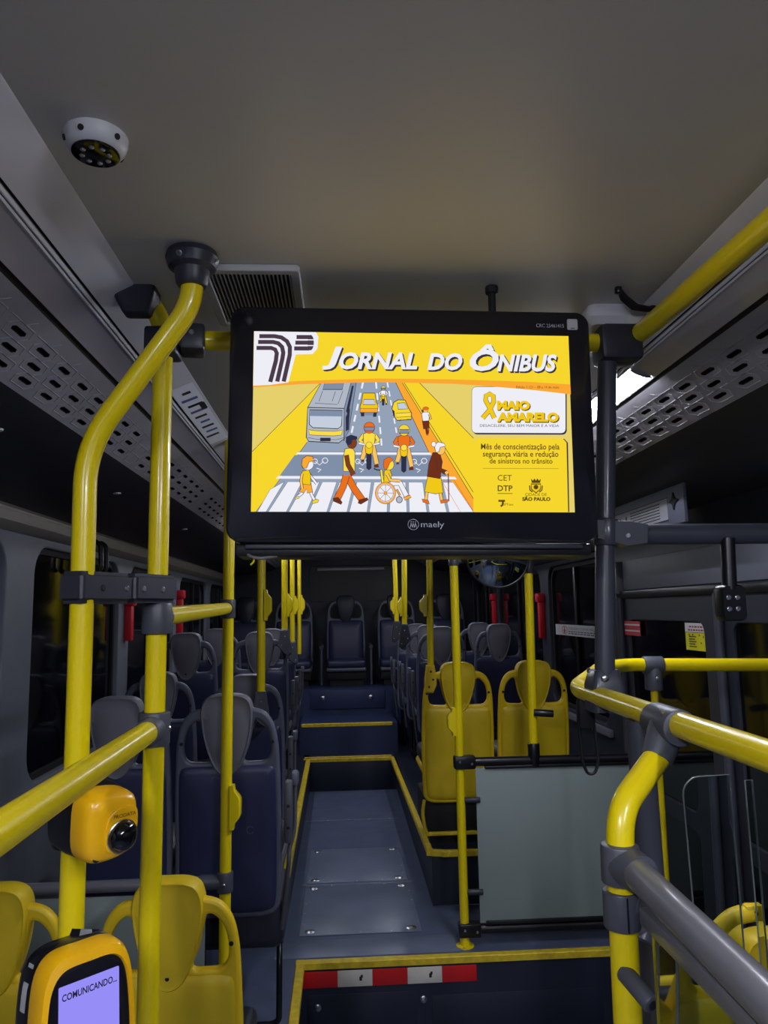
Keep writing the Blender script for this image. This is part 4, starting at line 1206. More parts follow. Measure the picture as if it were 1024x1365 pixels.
# ================================================================== SEATS
# local frame: x across, y the way the sitter faces, z up from the floor; the shell's back is at y = 0
def make_seat(name, shell_m, pad_m, head_m, cush_m, hb, base='legs', W=0.41, H=0.83, arm=0, cushion_z=0.20, lip=None, pad_front=True, ring_mark=False, fold=False):
    t = thing(name, 'seat', 'seat')
    k = W / 0.41
    lean = 0.13
    def T(p):
        x, y, z = p
        return (x * k, y - lean * (z - 0.25) * (1 if z > 0.25 else 0.3), z * H / 0.84 + hb)
    # shell: sheet with two hand-hold openings
    half = [(0.0, 0.0), (0.10, 0.0), (0.165, 0.006), (0.195, 0.03), (0.205, 0.075), (0.208, 0.22), (0.208, 0.40), (0.203, 0.58), (0.197, 0.66), (0.181, 0.725), (0.150, 0.768), (0.105, 0.785), (0.05, 0.79)]
    outer = half + [(0.0, 0.79)] + [(-x, z) for x, z in reversed(half[1:])]
    op = smooth_loop([(0.066, 0.588), (0.11, 0.583), (0.150, 0.588), (0.168, 0.615), (0.168, 0.66), (0.155, 0.705), (0.128, 0.735), (0.108, 0.735), (0.098, 0.70), (0.084, 0.64)], 4)
    me = plate([smooth_loop(outer, 3), list(reversed(op)), [(-x, z) for x, z in op]], 0.036, 0.012, 2)
    for v in me.vertices:
        v.co = T((v.co.x, v.co.z, v.co.y))
    s = B(); s.mesh(me, shell_m)
    sh = s.build('shell', t, ang=0.9)
    for x, z in ((0.178, 0.655), (-0.178, 0.655)):
        q = B(); p = Vector(T((x, -0.0185, z)))
        q.lathe([(0.007, 0.0), (0.007, 0.001), (0.001, 0.0012)], p, BLACKM, axis=(0, -1, -0.1), n=10); q.build('screw', sh)
    # padded back panel, both faces
    ph = [(0.0, 0.02), (0.10, 0.02), (0.165, 0.03), (0.186, 0.07), (0.190, 0.25), (0.190, 0.45), (0.186, 0.54), (0.165, 0.565), (0.09, 0.568), (0.0, 0.568)]
    pl = smooth_loop(ph + [(-x, z) for x, z in reversed(ph[1:-1])], 3)
    s = B(); s.rings(pl, [(0.99, -0.012), (1.0, -0.019), (0.975, -0.026), (0.9, -0.032), (0.7, -0.037), (0.35, -0.040), (0.05, -0.041)], pad_m, T)
    bp = s.build('back_panel', t, ang=0.9)
    if ring_mark:
        for x, z, r in ((-0.045, 0.515, 0.018), (0.09, 0.33, 0.015)):
            q = B()
            vs, fs = [], []
            for i in range(17):
                a = 2 * pi * i / 20 + 0.6
                for rr_ in (r, r - 0.0025):
                    vs.append(T((x + rr_ * cos(a), -0.0415 + 0.02 * (abs(z - 0.294) / 0.28) ** 4 - 0.0006, z + rr_ * sin(a))))
                if i: fs.append((2 * i - 2, 2 * i - 1, 2 * i + 1, 2 * i))
            q.add(vs, fs, GREYS); q.build('scratch', bp)
    s = B(); s.rings(pl, [(0.97, 0.012), (0.98, 0.03), (0.9, 0.05), (0.6, 0.056), (0.05, 0.058)], cush_m if pad_front else shell_m, T)
    s.build('front_pad', t, ang=0.9)
    # shield-shaped headrest
    hh = [(0.0, 0.84), (0.05, 0.838), (0.084, 0.822), (0.099, 0.785), (0.098, 0.735), (0.090, 0.68), (0.074, 0.62), (0.050, 0.565), (0.025, 0.538), (0.0, 0.53)]
    hl = smooth_loop(hh + [(-x, z) for x, z in reversed(hh[1:-1])], 3)
    s = B(); s.rings(hl, [(0.90, 0.050), (0.97, 0.044), (1.0, 0.030), (1.0, -0.030), (0.965, -0.037), (0.93, -0.036), (0.90, -0.034), (0.7, -0.041), (0.4, -0.045), (0.05, -0.046)], head_m, T)
    hr = s.build('headrest', t, ang=0.9)
    q = B(); p = Vector(T((0.0, -0.040, 0.572))); q.lathe([(0.006, 0.0), (0.006, 0.001), (0.001, 0.0012)], p, BLACKM, axis=(0, -1, -0.1), n=10); q.build('screw', hr)
    # seat cushion and pan
    zc = hb + cushion_z
    if fold:      # tip-up seat, swung up against its back
        s = B(); s.box((-0.2 * k, 0.055, zc - 0.03), (0.2 * k, 0.105, zc + 0.34), cush_m, 0.02, seg=3); s.build('cushion', t)
        s = B(); s.box((-0.205 * k, 0.10, zc - 0.04), (0.205 * k, 0.13, zc + 0.35), shell_m, 0.012, seg=3); s.build('pan', t)
    else:
        s = B(); s.box((-0.2 * k, 0.03, zc - 0.035), (0.2 * k, 0.44, zc + 0.05), cush_m, 0.03, seg=3); s.build('cushion', t)
        s = B(); s.box((-0.205 * k, 0.0, zc - 0.075), (0.205 * k, 0.43, zc - 0.03), shell_m, 0.02, seg=3); s.build('pan', t)
    if base == 'skirt':
        s = B(); s.box((-0.19 * k, 0.01, hb - 0.13), (0.215 * k, 0.40, hb + 0.06), DCUSH, 0.04, seg=3); s.build('under_seat', t)
        s = B(); s.tube([(0.17, 0.30, hb - 0.08), (0.185, 0.12, hb - 0.2), (0.185, 0.10, 0.03), (0.16, 0.10, 0.015), (0.08, 0.10, 0.015)], 0.012, BLACK, 12, 0.05); s.build('leg', t)
        s = B(); s.tube([(-0.13, 0.2, hb - 0.08), (-0.13, 0.2, 0.0)], 0.014, BLACK, 12); s.build('leg', t)
    elif base == 'legs' and fold:
        for x in (-0.10, 0.10):
            s = B(); s.box((x - 0.02, 0.02, 0.0), (x + 0.02, 0.10, zc), BLACK, 0.006); s.build('leg', t)
    elif base == 'legs':
        for x in (-0.13, 0.13):
            s = B(); s.tube([(x, 0.08, zc - 0.05), (x, 0.05, 0.015), (x, 0.38, 0.015), (x, 0.34, zc - 0.05)], 0.014, BLACK, 12, 0.05); s.build('leg', t)
    else:
        s = B(); s.box((-0.2 * k, 0.02, 0.07), (0.2 * k, 0.40, hb + 0.03), BLACKM, 0.01)
        s.box((-0.17 * k, 0.05, 0.0), (0.17 * k, 0.38, 0.075), BLACKM); ba = s.build('base_box', t)
        if lip is not None:
            s = B(); s.box((-0.205 * k, 0.005, 0.055), (0.215 * k, 0.03, 0.075), lip, 0.004)
            s.tube([(-0.20 * k, 0.0, hb + 0.02), (-0.212 * k, 0.0, hb - 0.05), (-0.20 * k, 0.0, 0.10), (-0.185 * k, 0.01, 0.065)], 0.010, lip, 10, 0.03)
            s.build('lip', ba)
    if arm:
        a = arm
        xs = a * (0.208 * k + 0.028)
        s = B(); s.box((xs - 0.015, -0.03, hb + 0.27), (xs + 0.015, 0.02, hb + 0.50), JOINT, 0.006)
        ar = s.build('armrest', t)
        for z in (0.33, 0.41):
            screw(ar, (xs, -0.031, hb + z), (0, -1, 0), 0.006, 'screw', BLACKM)
        s = B(); s.box((xs + a * 0.02 - 0.014, 0.03, hb + 0.47), (xs + a * 0.02 + 0.014, 0.10, hb + 0.52), GREYS, 0.008); s.build('tip', ar)
        s = B(); s.tube([(xs + a * 0.02, 0.06, hb + 0.48), (xs + a * 0.02, 0.04, hb + 0.30), (xs + a * 0.0, 0.02, hb + 0.24), (xs, 0.0, hb + 0.20), (xs - a * 0.03, 0.03, max(0.03, hb - 0.06))], 0.009, JOINT, 10, 0.04); s.build('frame_tube', ar)
    return t

def put(t, x, y, z, label, group, cat='seat', rz=0.0):
    t.location = (x, y, z); t.rotation_euler = (0, 0, rz)
    return tag(t, label, cat, group)

GY = 'yellow priority seats'
GB = 'grey and blue passenger seats'
ys = make_seat('passenger_chair', YSEAT, YPAD, YPAD, DCUSH, 0.27 - ZF, 'legs', 0.405, 0.835)
put(ys, -0.498, 2.37, ZF, 'yellow seat behind the validator with the low floor pole showing through its shoulder opening', GY)
c = copy_tree(ys); put(c, -0.985, 2.37, ZF, 'yellow seat by the window, cut by the picture edge behind the bent pole', GY)
hid = c = make_seat('passenger_chair', YSEAT, YPAD, YPAD, DCUSH, 0.13 - ZF, 'legs', 0.405, 0.835, fold=True); put(c, 1.175, 2.20, ZF, 'yellow seat partly hidden under the thick grey handrail', GY)
yr = make_seat('passenger_chair', YSEAT, YPAD, YPAD, DCUSH, 0.235, 'box', 0.41, 0.79, lip=YNOSE, cushion_z=0.22)
put(yr, 0.66, 4.42, ZP, 'yellow seat with pole bracket on its shoulder, at the aisle behind the frosted barrier', GY)
c = copy_tree(yr); put(c, 1.098, 4.42, ZP, 'yellow seat behind the pole standing on the frosted barrier, nearer the window', GY)

b1 = make_seat('passenger_chair', GREYS, BLUEP, HEADG, DCUSH, 0.45, 'skirt', 0.40, 0.845, arm=1, ring_mark=True)
put(b1, -0.443, 3.075, ZA, 'nearest blue seat with grey headrest, the pole with low stop button before it', GB)
b1w = make_seat('passenger_chair', GREYS, BLUEP, HEADG, DCUSH, 0.45, 'legs', 0.40, 0.845)
put(b1w, -0.86, 3.075, ZA, 'nearest blue window seat, dark headrest between the bent and straight poles', GB)
b2 = make_seat('passenger_chair', GREYS, BLUEP, HEADG, DCUSH, 0.15, 'legs', 0.40, 0.845, arm=1)
put(b2, -0.515, 4.27, ZP, 'second row blue aisle seat, grey pole bracket on its shoulder', GB)
b2w = make_seat('passenger_chair', GREYS, BLUEP, HEADG, DCUSH, 0.17, 'legs', 0.40, 0.845)
put(b2w, -1.0, 4.32, ZP, 'second row blue window seat, shoulder hoop showing beside the straight pole', GB)
b3 = make_seat('passenger_chair', GREYS, BLUEP, HEADG, DCUSH, 0.35, 'legs', 0.40, 0.845, arm=1)
put(b3, -0.575, 5.45, ZP, 'third row blue aisle seat with pale headrest behind the eye level stop button pole', GB)
b3w = make_seat('passenger_chair', GREYS, BLUEP, HEADG, DCUSH, 0.36, 'legs', 0.40, 0.845)
put(b3w, -1.02, 5.15, ZP, 'third row blue window seat under the short yellow handrail', GB)
c = copy_tree(b3); put(c, -0.585, 6.45, ZP, 'fourth row blue aisle seat left of the aisle', GB)
c = copy_tree(b3w); put(c, -1.03, 6.40, ZP, 'fourth row blue window seat, mostly hidden behind the third row', GB)
b4 = make_seat('passenger_chair', GREYS, BLUEP, HEADG, DCUSH, 0.35, 'legs', 0.40, 0.845, arm=-1)
put(b4, 0.79, 6.05, ZP, 'blue aisle seat just behind the yellow aisle seat, large dark headrest', GB)
c = copy_tree(b3w); put(c, 1.278, 6.2, ZP, 'blue window seat with pale headrest seen between the two yellow seats', GB)
c = copy_tree(b4); put(c, 0.775, 6.85, ZP, 'blue aisle seat in the second row behind the yellow seats', GB)
c = copy_tree(b3w); put(c, 1.262, 7.0, ZP, 'blue window seat in the second row behind the yellow seats', GB)
c = copy_tree(b4); put(c, 0.745, 7.55, ZP, 'blue aisle seat in the third row behind the yellow seats', GB)
rs = make_seat('passenger_chair', GREYS, DCUSH, DCUSH, BLUEP, 0.13, 'box', 0.43, 0.85, cushion_z=0.10)
for x, lb in ((0.05, 'middle blue seat of the last row facing the aisle'), (0.63, 'last row blue seat right of the middle one, behind twin yellow poles'), (-0.54, 'last row blue seat left of the middle one, behind thin poles'), (-1.08, 'last row corner seat at the window left of the thin poles'), (1.2, 'last row corner seat beyond the convex mirror')):
    c = rs if x == 0.05 else copy_tree(rs)
    put(c, x, 8.62, 1.06, lb, GB, rz=pi)
# bare side arms of the middle rear seat
for x in (-0.22, 0.32):
    t = thing('side_arm', 'slim grey side arm ' + ('left' if x < 0 else 'right') + ' of the middle last row seat', 'armrest', (x, 8.3, 1.06))
    s = B(); s.tube([(x, 8.55, 1.48), (x, 8.28, 1.47)], 0.022, JOINT, 12); s.build('pad', t)
    s = B(); s.tube([(x, 8.30, 1.47), (x, 8.32, 1.07)], 0.012, GREYS, 10); s.build('leg', t)
    world_parts(t)
# yellow armrest of the hidden yellow seat
s = B(); s.tube([(0.846, 2.02, 0.905), (1.000, 2.0, 1.053), (1.055, 2.0, 1.062)], 0.02, YSEAT, 16, 0.03); arm_o = s.build('armrest', hid)
arm_o.matrix_parent_inverse = Matrix.Translation(hid.location).inverted()
s = B(); s.box((1.03, 1.985, 1.042), (1.078, 2.015, 1.084), YSEAT, 0.008); o = s.build('plate', arm_o)
screw(arm_o, (1.052, 1.984, 1.064), (0, -1, 0), 0.008, 'screw', BLACKM)
s = B(); s.tube([(0.85, 2.02, 0.905), (0.90, 2.1, 0.78), (1.0, 2.2, 0.62)], 0.016, YSEAT, 12, 0.05); s.build('strut', arm_o)

# ================================================================== FARE DEVICES on the bent pole
def devT(c, yaw):
    M = Matrix.Translation(Vector(c)) @ Matrix.Rotation(yaw, 4, 'Z')
    return M
t = thing('fare_validator', 'yellow and black fare validator with lilac screen on the bent pole', 'validator', (-0.47, 1.40, 1.0))
M = Matrix.Translation(Vector((-0.420, 1.328, 1.172))) @ Matrix.Rotation(radians(44), 4, 'Z') @ Matrix.Rotation(radians(-4), 4, 'X')
VT = lambda p: M @ Vector(p)
top_round = smooth_loop([(0.0, 0.150), (0.045, 0.148), (0.068, 0.128), (0.078, 0.085), (0.082, 0.0), (0.078, -0.09), (0.05, -0.15), (0.0, -0.16), (-0.05, -0.15), (-0.078, -0.09), (-0.082, 0.0), (-0.078, 0.085), (-0.068, 0.128), (-0.045, 0.148)], 4)
s = B(); s.rings(top_round, [(0.80, 0.085), (0.95, 0.072), (1.0, 0.055), (1.0, 0.022), (0.985, 0.018)], BLACK, VT); s.build('body', t)
s = B(); s.rings(top_round, [(0.99, 0.020), (1.0, 0.014), (0.985, -0.012), (0.95, -0.022), (0.86, -0.026), (0.845, -0.022), (0.84, -0.016)], YDEV, VT); s.build('bezel', t)
s = B(); s.rings([(x * 0.848, z * 0.848) for x, z in top_round], [(1.0, -0.014), (1.0, -0.021), (0.98, -0.0225)], TVB, VT); fc = s.build('face', t)
LILAC = glow('validator_screen', (150, 142, 246), 1.0)
s = B(); s.rings(rrect(-0.050, -0.12, 0.050, 0.104, 0.002), [(1, -0.0225), (1, -0.0235)], LILAC, VT); sc2 = s.build('display', t)
s = B()
text_fit(s, 'COMUNICANDO...', mat('display_ink', (34, 30, 60), 0.6), lambda p: VT((p[0], -0.0238, p[1])), -0.045, 0.046, 0.082, 0.0925, bold=0.022)
s.build('message', sc2, smooth=False)
s = B()
wearm = mat('worn_plastic', (176, 134, 30), 0.6, var=0.15, scale=60)
wa = smooth_loop([(-0.050, 0.128), (-0.035, 0.140), (-0.022, 0.134), (-0.010, 0.143), (-0.004, 0.132), (-0.028, 0.126)], 3)
s.add([VT((x, -0.0225 + (0.02 if z > 0.136 else 0.008) * 0.35, z)) for x, z in wa], [tuple(range(len(wa)))], wearm)
s.build('worn_patch', t)
s = B()
st = [(-0.072, 0.118), (-0.082, 0.09), (-0.084, 0.07)]
vs = [VT((x * 1.012, y, z * 1.01)) for x, z in ((-0.066, 0.131), (-0.0765, 0.098), (-0.080, 0.066)) for y in (0.028, 0.046)]
s.add(vs, [(0, 1, 3, 2), (2, 3, 5, 4)], WHITEG); s.build('sticker', t)
s = B(); s.cyl((-0.468, 1.40, 1.05), (-0.468, 1.40, 1.22), 0.034, BLACK, 20, bev=0.006); s.build('pole_mount', t)
s = B(); s.cyl(VT((0.02, 0.05, 0.12)), VT((0.03, 0.055, 0.152)), 0.03, BLACK, 8, r2=0.024); s.build('top_cover', t)
world_parts(t)

t = thing('passenger_counter', 'amber sensor pod with dark glass dome clamped on the bent pole', 'sensor', (-0.47, 1.40, 1.45))
M2 = Matrix.Translation(Vector((-0.403, 1.330, 1.514))) @ Matrix.Rotation(radians(46), 4, 'Z') @ Matrix.Rotation(radians(5), 4, 'X')
PT = lambda p: M2 @ Vector(p)
pod = smooth_loop([(x * 0.86, z * 0.87) for x, z in [(-0.056, 0.0), (-0.053, 0.045), (-0.032, 0.062), (0.01, 0.062), (0.045, 0.052), (0.055, 0.03), (0.056, -0.01), (0.048, -0.05), (0.02, -0.066), (-0.025, -0.068), (-0.05, -0.05)]], 4)
s = B(); s.rings(pod, [(0.85, 0.095), (1.02, 0.085), (1.05, 0.04), (1.0, 0.008)], BLACK, PT); s.build('back_shell', t)
s = B(); s.rings(pod, [(1.0, 0.010), (1.0, -0.006), (0.97, -0.026), (0.90, -0.035), (0.80, -0.041), (0.5, -0.043), (0.05, -0.043)], YDEV, PT); pf = s.build('front_shell', t, ang=0.9)
s = B()
inner = smooth_loop([(x * 0.86, z * 0.87) for x, z in [(-0.016, -0.035), (-0.016, 0.01), (0.0, 0.030), (0.030, 0.034), (0.046, 0.022), (0.046, -0.02), (0.03, -0.045), (0.0, -0.048)]], 4)
s.rings(inner, [(1.0, -0.038), (1.0, -0.0445), (0.96, -0.0455)], YDEV, PT); s.build('raised_face', t)
s = B()
vs, fs = [], []
for i in range(9):
    a = pi / 2 * i / 8
    for k in range(24):
        th = 2 * pi * k / 24
        vs.append(PT((0.014 + 0.025 * cos(a) * cos(th), -0.045 - 0.021 * sin(a), -0.017 + 0.025 * cos(a) * sin(th))))
for i in range(8):
    for k in range(24):
        fs.append((i * 24 + k, i * 24 + (k + 1) % 24, (i + 1) * 24 + (k + 1) % 24, (i + 1) * 24 + k))
s.add(vs, fs, DOME); dm = s.build('lens_dome', t)
s = B(); s.tube([PT((0.014 + 0.0255 * cos(2 * pi * k / 24), -0.0455, -0.017 + 0.0255 * sin(2 * pi * k / 24))) for k in range(25)], 0.0018, CHROME, 8, caps=False); s.build('dome_ring', dm)
s = B()
text_fit(s, 'PRODATA', mat('pod_lettering', (120, 82, 10), 0.6), lambda p: PT((p[0], -0.0462, p[1])), -0.004, 0.036, 0.0135, 0.0195, bold=0.02)
s.build('maker_lettering', pf, smooth=False)
for x, z in ((-0.026, 0.033), (-0.024, -0.046)):
    q = B(); q.lathe([(0.0065, 0), (0.0065, 0.002), (0.001, 0.0022)], PT((x, -0.0385 if z > 0 else -0.036, z)), BLACKM, axis=M2.to_3x3() @ Vector((0, -1, 0)), n=12); q.build('screw_hole', pf)
s = B(); s.cyl((-0.470, 1.40, 1.455), (-0.470, 1.40, 1.555), 0.036, BLACK, 20, bev=0.006); s.tube([(-0.47, 1.395, 1.505), (-0.435, 1.36, 1.505)], 0.03, BLACK, 16); s.build('pole_clamp', t)
world_parts(t)

# ================================================================== CEILING FITTINGS
t = thing('dome_camera', 'round white infrared camera on the ceiling', 'camera', (-0.343, 1.015, 2.53))
tilt = Vector((0.12, 0.10, -1)).normalized()
s = B(); s.lathe([(0.044, 0.0), (0.0435, -0.007), (0.041, -0.016), (0.035, -0.024), (0.032, -0.0255)], (-0.343, 1.015, 2.53), WHITEG, n=36); sh = s.build('shell', t)
s = B(); s.lathe([(0.033, -0.022), (0.033, -0.0265), (0.030, -0.0275), (0.001, -0.0276)], (-0.343, 1.015, 2.53), DOME, n=28); ln = s.build('lens_window', t)
for k in range(8):
    a = 2 * pi * k / 8
    q = B(); q.lathe([(0.0038, 0.0), (0.0038, 0.001), (0.0025, 0.0022), (0.0005, 0.0026)], (-0.343 + 0.019 * cos(a), 1.015 + 0.019 * sin(a), 2.5024), CHROME, axis=(0, 0, -1), n=10); q.build('infrared_diode', ln)
for a in (-1.75, -0.55, 0.9, 2.2, 3.6):
    q = B(); q.lathe([(0.0042, -0.002), (0.0042, 0.0012), (0.0005, 0.0013)], (-0.343 + 0.0425 * cos(a), 1.015 + 0.0425 * sin(a), 2.517), BLACKM, axis=(cos(a), sin(a), -0.35), n=10); q.build('fixing_hole', sh)
world_parts(t)

t = thing('air_vent', 'white ribbed air vent set in the ceiling behind the pole flange', 'vent', (-0.17, 1.53, 2.53))
s = B()
me = plate([rrect(-0.275, 1.405, -0.075, 1.70, 0.01), list(reversed(rrect(-0.256, 1.425, -0.094, 1.68, 0.004)))], 0.014, 0.003)
for v in me.vertices: v.co = (v.co.x, v.co.y, 2.523 + v.co.z)
s.mesh(me, WHITEG); s.build('frame', t)
s = B(); s.box((-0.257, 1.424, 2.526), (-0.093, 1.681, 2.5295), BLACKM); s.build('duct_mouth', t)
for i in range(20):
    x = -0.252 + i * 0.0081
    s = B(); s.box((x, 1.425, 2.519), (x + 0.0028, 1.68, 2.5265), WHITEG); s.build('slat', t)
world_parts(t)

t = thing('ceiling_strap', 'curved black strap handle under the ceiling above the yellow rail', 'handle', (0.64, 1.55, 2.52))
s = B(); s.tube([(0.600, 1.50, 2.528), (0.618, 1.515, 2.512), (0.650, 1.54, 2.503), (0.690, 1.56, 2.506), (0.700, 1.565, 2.515)], [0.005, 0.0095, 0.011, 0.010, 0.005], BLACKM, 14, 0.015, flat=0.6) if False else s.tube([(0.600, 1.50, 2.528), (0.618, 1.515, 2.512), (0.650, 1.54, 2.503), (0.690, 1.56, 2.506), (0.700, 1.565, 2.515)], [0.005, 0.0095, 0.011, 0.010, 0.005], BLACKM, 14, flat=0.6)
s.build('strap', t)
for p in ((0.600, 1.50, 2.522), (0.702, 1.566, 2.508)):
    s = B(); s.cyl((p[0], p[1], p[2] - 0.006), (p[0], p[1], p[2] + 0.008), 0.008, BLACK, 12, bev=0.002); s.build('stud', t)
world_parts(t)

t = thing('hanging_strap', 'black loop strap hanging from the end of the yellow guard rail', 'strap', (0.56, 1.72, 1.5))
s = B(); s.tube([(0.545, 1.74, 1.645), (0.540, 1.74, 1.60), (0.545, 1.74, 1.50), (0.556, 1.74, 1.475), (0.572, 1.74, 1.476), (0.582, 1.74, 1.50), (0.575, 1.74, 1.60), (0.570, 1.74, 1.645)], 0.0065, BLACKM, 10, 0.02, flat=0.5); s.build('loop', t)
s = B(); s.box((0.538, 1.725, 1.575), (0.578, 1.755, 1.645), BLACKM, 0.01); s.build('wrap', t)
world_parts(t)

# convex mirror
t = thing('convex_mirror', 'round convex mirror half hidden under the monitor', 'mirror', (0.77, 3.75, 2.12))
s = B()
vs, fs = [], []
n, rg = 40, 10
for i in range(rg + 1):
    rr_ = 0.158 * i / rg
    for k in range(n):
        a = 2 * pi * k / n
        vs.append((0.79 + rr_ * cos(a), 3.74 - 0.05 * (1 - (i / rg) ** 2), 2.118 + rr_ * sin(a)))
for i in range(rg):
    for k in range(n):
        fs.append((i * n + k, i * n + (k + 1) % n, (i + 1) * n + (k + 1) % n, (i + 1) * n + k))
s.add(vs, fs, MIRROR); s.build('glass', t)
s = B(); s.tube([(0.79 + 0.159 * cos(2 * pi * k / 40), 3.742, 2.118 + 0.159 * sin(2 * pi * k / 40)) for k in range(41)], 0.006, BLACK, 8, caps=False); s.build('rim', t)
s = B(); s.lathe([(0.155, 0.0), (0.13, 0.03), (0.03, 0.045), (0.001, 0.046)], (0.79, 3.744, 2.118), BLACK, axis=(0, 1, 0), n=28); s.build('back_shell', t)
s = B(); s.tube([(0.59, 3.82, 2.095), (0.66, 3.81, 2.10), (0.79, 3.79, 2.115)], 0.012, JOINT, 12, 0.04); s.build('arm', t)
world_parts(t)

# ================================================================== DOORS and signs on the door side
XD = 1.575
for i, (a, c2) in enumerate(((2.02, 3.02), (3.06, 4.10))):
    s = B()
    me = plate([rrect(a, 0.02, c2, 1.93, 0.01), list(reversed(rrect(a + 0.10, 0.95, c2 - 0.10, 1.78, 0.05))), list(reversed(rrect(a + 0.10, 0.12, c2 - 0.10, 0.87, 0.05)))], 0.03, 0.005, 1)
    for v in me.vertices: v.co = (XD - 0.015 + v.co.z, v.co.x, v.co.y)
    s.mesh(me, WALLD)
    dr = struct(s.build(f'door_{i + 1}'), 'dark door leaf ' + ('nearer the camera with yellow notice' if i == 0 else 'farther back with red notice'), 'door')
    for z0, z1 in ((0.94, 1.79), (0.11, 0.88)):
        s = B(); s.box((XD - 0.018, a + 0.09, z0), (XD - 0.010, c2 - 0.09, z1), WINDOW); s.build('pane', dr)
    s = B(); s.cyl((XD - 0.05, c2 - 0.03, 0.3), (XD - 0.05, c2 - 0.03, 1.9), 0.018, POSTD, 14); s.build('hinge_rod', dr)
t = thing('door_header', 'grey cover panel above the doors with dark edge', 'panel', (XD, 3.3, 2.0))
s = B(); s.box((XD - 0.03, 2.0, 1.94), (XD + 0.005, 4.05, 2.10), WALL, 0.006); s.build('cover', t)
s = B(); s.box((XD - 0.045, 2.0, 1.895), (XD + 0.005, 4.12, 1.937), BLACK, 0.006); s.build('lower_edge', t)
s = B(); s.box((XD - 0.06, 4.07, 1.92), (XD + 0.005, 4.28, 2.10), GREYT, 0.006); s.build('end_block', t)
screw(t, (XD - 0.031, 2.95, 2.03), (-1, 0, 0), 0.008, 'screw', BLACKM)
world_parts(t)

# notice plate under the cove
t = thing('notice_plate', 'slanted grey notice plate reading 0061 above the dark beam', 'sign', (1.30, 3.2, 2.25))
s = B(); s.box((1.298, 2.74, 2.165), (1.312, 3.72, 2.338), GREYS, 0.003); pl = s.build('plate', t)
PM = mat('plate_print', (150, 150, 156), 0.5)
s = B(); s.box((1.2955, 2.88, 2.19), (1.298, 3.66, 2.275), PM); s.build('label_field', t)
s = B()
text_fit(s, '0061', INK, lambda p: (1.2948, -p[0], p[1]), -3.62, -3.30, 2.20, 2.255)
for z in (2.20, 2.212, 2.224, 2.236, 2.248, 2.260):
    s.box((1.2945, 2.95, z), (1.2952, 3.26, z + 0.004), INK)
s.box((1.2945, 2.87, 2.275), (1.2952, 3.67, 2.278), INK); s.box((1.2945, 2.87, 2.187), (1.2952, 3.67, 2.190), INK)
tag(s.build('print', t, smooth=False), kind='stuff')
s = B(); s.rings(smooth_loop([(0.0, 0.035), (0.012, 0.012), (0.04, 0.0), (0.012, -0.012), (0.0, -0.035), (-0.012, -0.012), (-0.04, 0.0), (-0.012, 0.012)], 3), [(1, 0.0), (1, -0.004), (0.9, -0.006)], BLACKM, lambda p: (1.2975 + p[1], 2.82 - p[0], 2.255 + p[2])); s.build('key_slot', t)
world_parts(t)

def sign(name, label, x, y0, y1, z0, z1, parts):
    """flat sign on the door-side wall, read from the cabin; parts(b, T) draws print; T maps sign px (0..1, 0..1)"""
    t = thing(name, label, 'sign', (x, (y0 + y1) / 2, z0))
    T = lambda p: (x - 0.0022 - p[2] * 0.0002, y1 + (y0 - y1) * p[0], z0 + (z1 - z0) * p[1])
    parts(t, T)
    return world_parts(t)
def quad(s, T, a, c2, d, e, m, z=0.0):
    s.add([T((a, d, z)), T((c2, d, z)), T((c2, e, z)), T((a, e, z))], [(0, 1, 2, 3)], m)
def yellow_sticker(t, T):
    s = B(); s.box((XD - 0.021, 3.07, 1.655), (XD - 0.018, 3.355, 1.775), LBL_Y); s.build('sheet', t)
    T2 = lambda p: (XD - 0.0215 - p[2] * 0.0002, 3.355 + (3.07 - 3.355) * p[0], 1.655 + 0.12 * p[1])
    s = B(); quad(s, T2, 0, 1, 0.66, 1.0, WHITEP); s.build('header_band', t, smooth=False)
    s = B()
    for i, (a, c2) in enumerate(((0.15, 0.75), (0.1, 0.9))):
        z = 0.86 - i * 0.12
        x = a
        while x < c2:
            w = random.uniform(0.05, 0.11); quad(s, T2, x, min(c2, x + w), z - 0.03, z + 0.03, INKR, 1); x += w + 0.02
    for j in range(5):
        quad(s, T2, 0.12, 0.36 - 0.04 * (j % 2), 0.12 + j * 0.09, 0.155 + j * 0.09, INK, 1)
        quad(s, T2, 0.68, 0.94 - 0.05 * (j % 2), 0.2 + j * 0.09, 0.235 + j * 0.09, INK, 1)
    for a, d in ((0.12, 0.55), (0.24, 0.56), (0.45, 0.55), (0.58, 0.5), (0.5, 0.28)):
        quad(s, T2, a, a + 0.03, d - 0.03, d + 0.04, INK, 1)
    quad(s, T2, 0, 1, 0.645, 0.66, INK, 1)
    tag(s.build('print', t, smooth=False), kind='stuff')
sign('notice', 'yellow notice with white header on the near door leaf', XD, 3.07, 3.355, 1.655, 1.775, yellow_sticker)
def red_sticker(t, T):
    s = B(); s.box((XD - 0.036, 3.84, 1.70), (XD - 0.033, 4.05, 1.775), LBL_R); s.build('sheet', t)
    T2 = lambda p: (XD - 0.0365, 4.05 - 0.21 * p[0], 1.70 + 0.075 * p[1])
    s = B(); quad(s, T2, 0, 1, 0.70, 0.80, WHITEP); quad(s, T2, 0, 1, 0.28, 0.38, WHITEP)
    for j in range(2):
        x = 0.06
        while x < 0.9:
            w = random.uniform(0.06, 0.14); quad(s, T2, x, x + w, 0.46 + 0.11 * j, 0.52 + 0.11 * j, INKR, 1); x += w + 0.03
    tag(s.build('print', t, smooth=False), kind='stuff')
sign('notice', 'small red notice with white stripes on the far door leaf', XD, 3.84, 4.05, 1.70, 1.775, red_sticker)
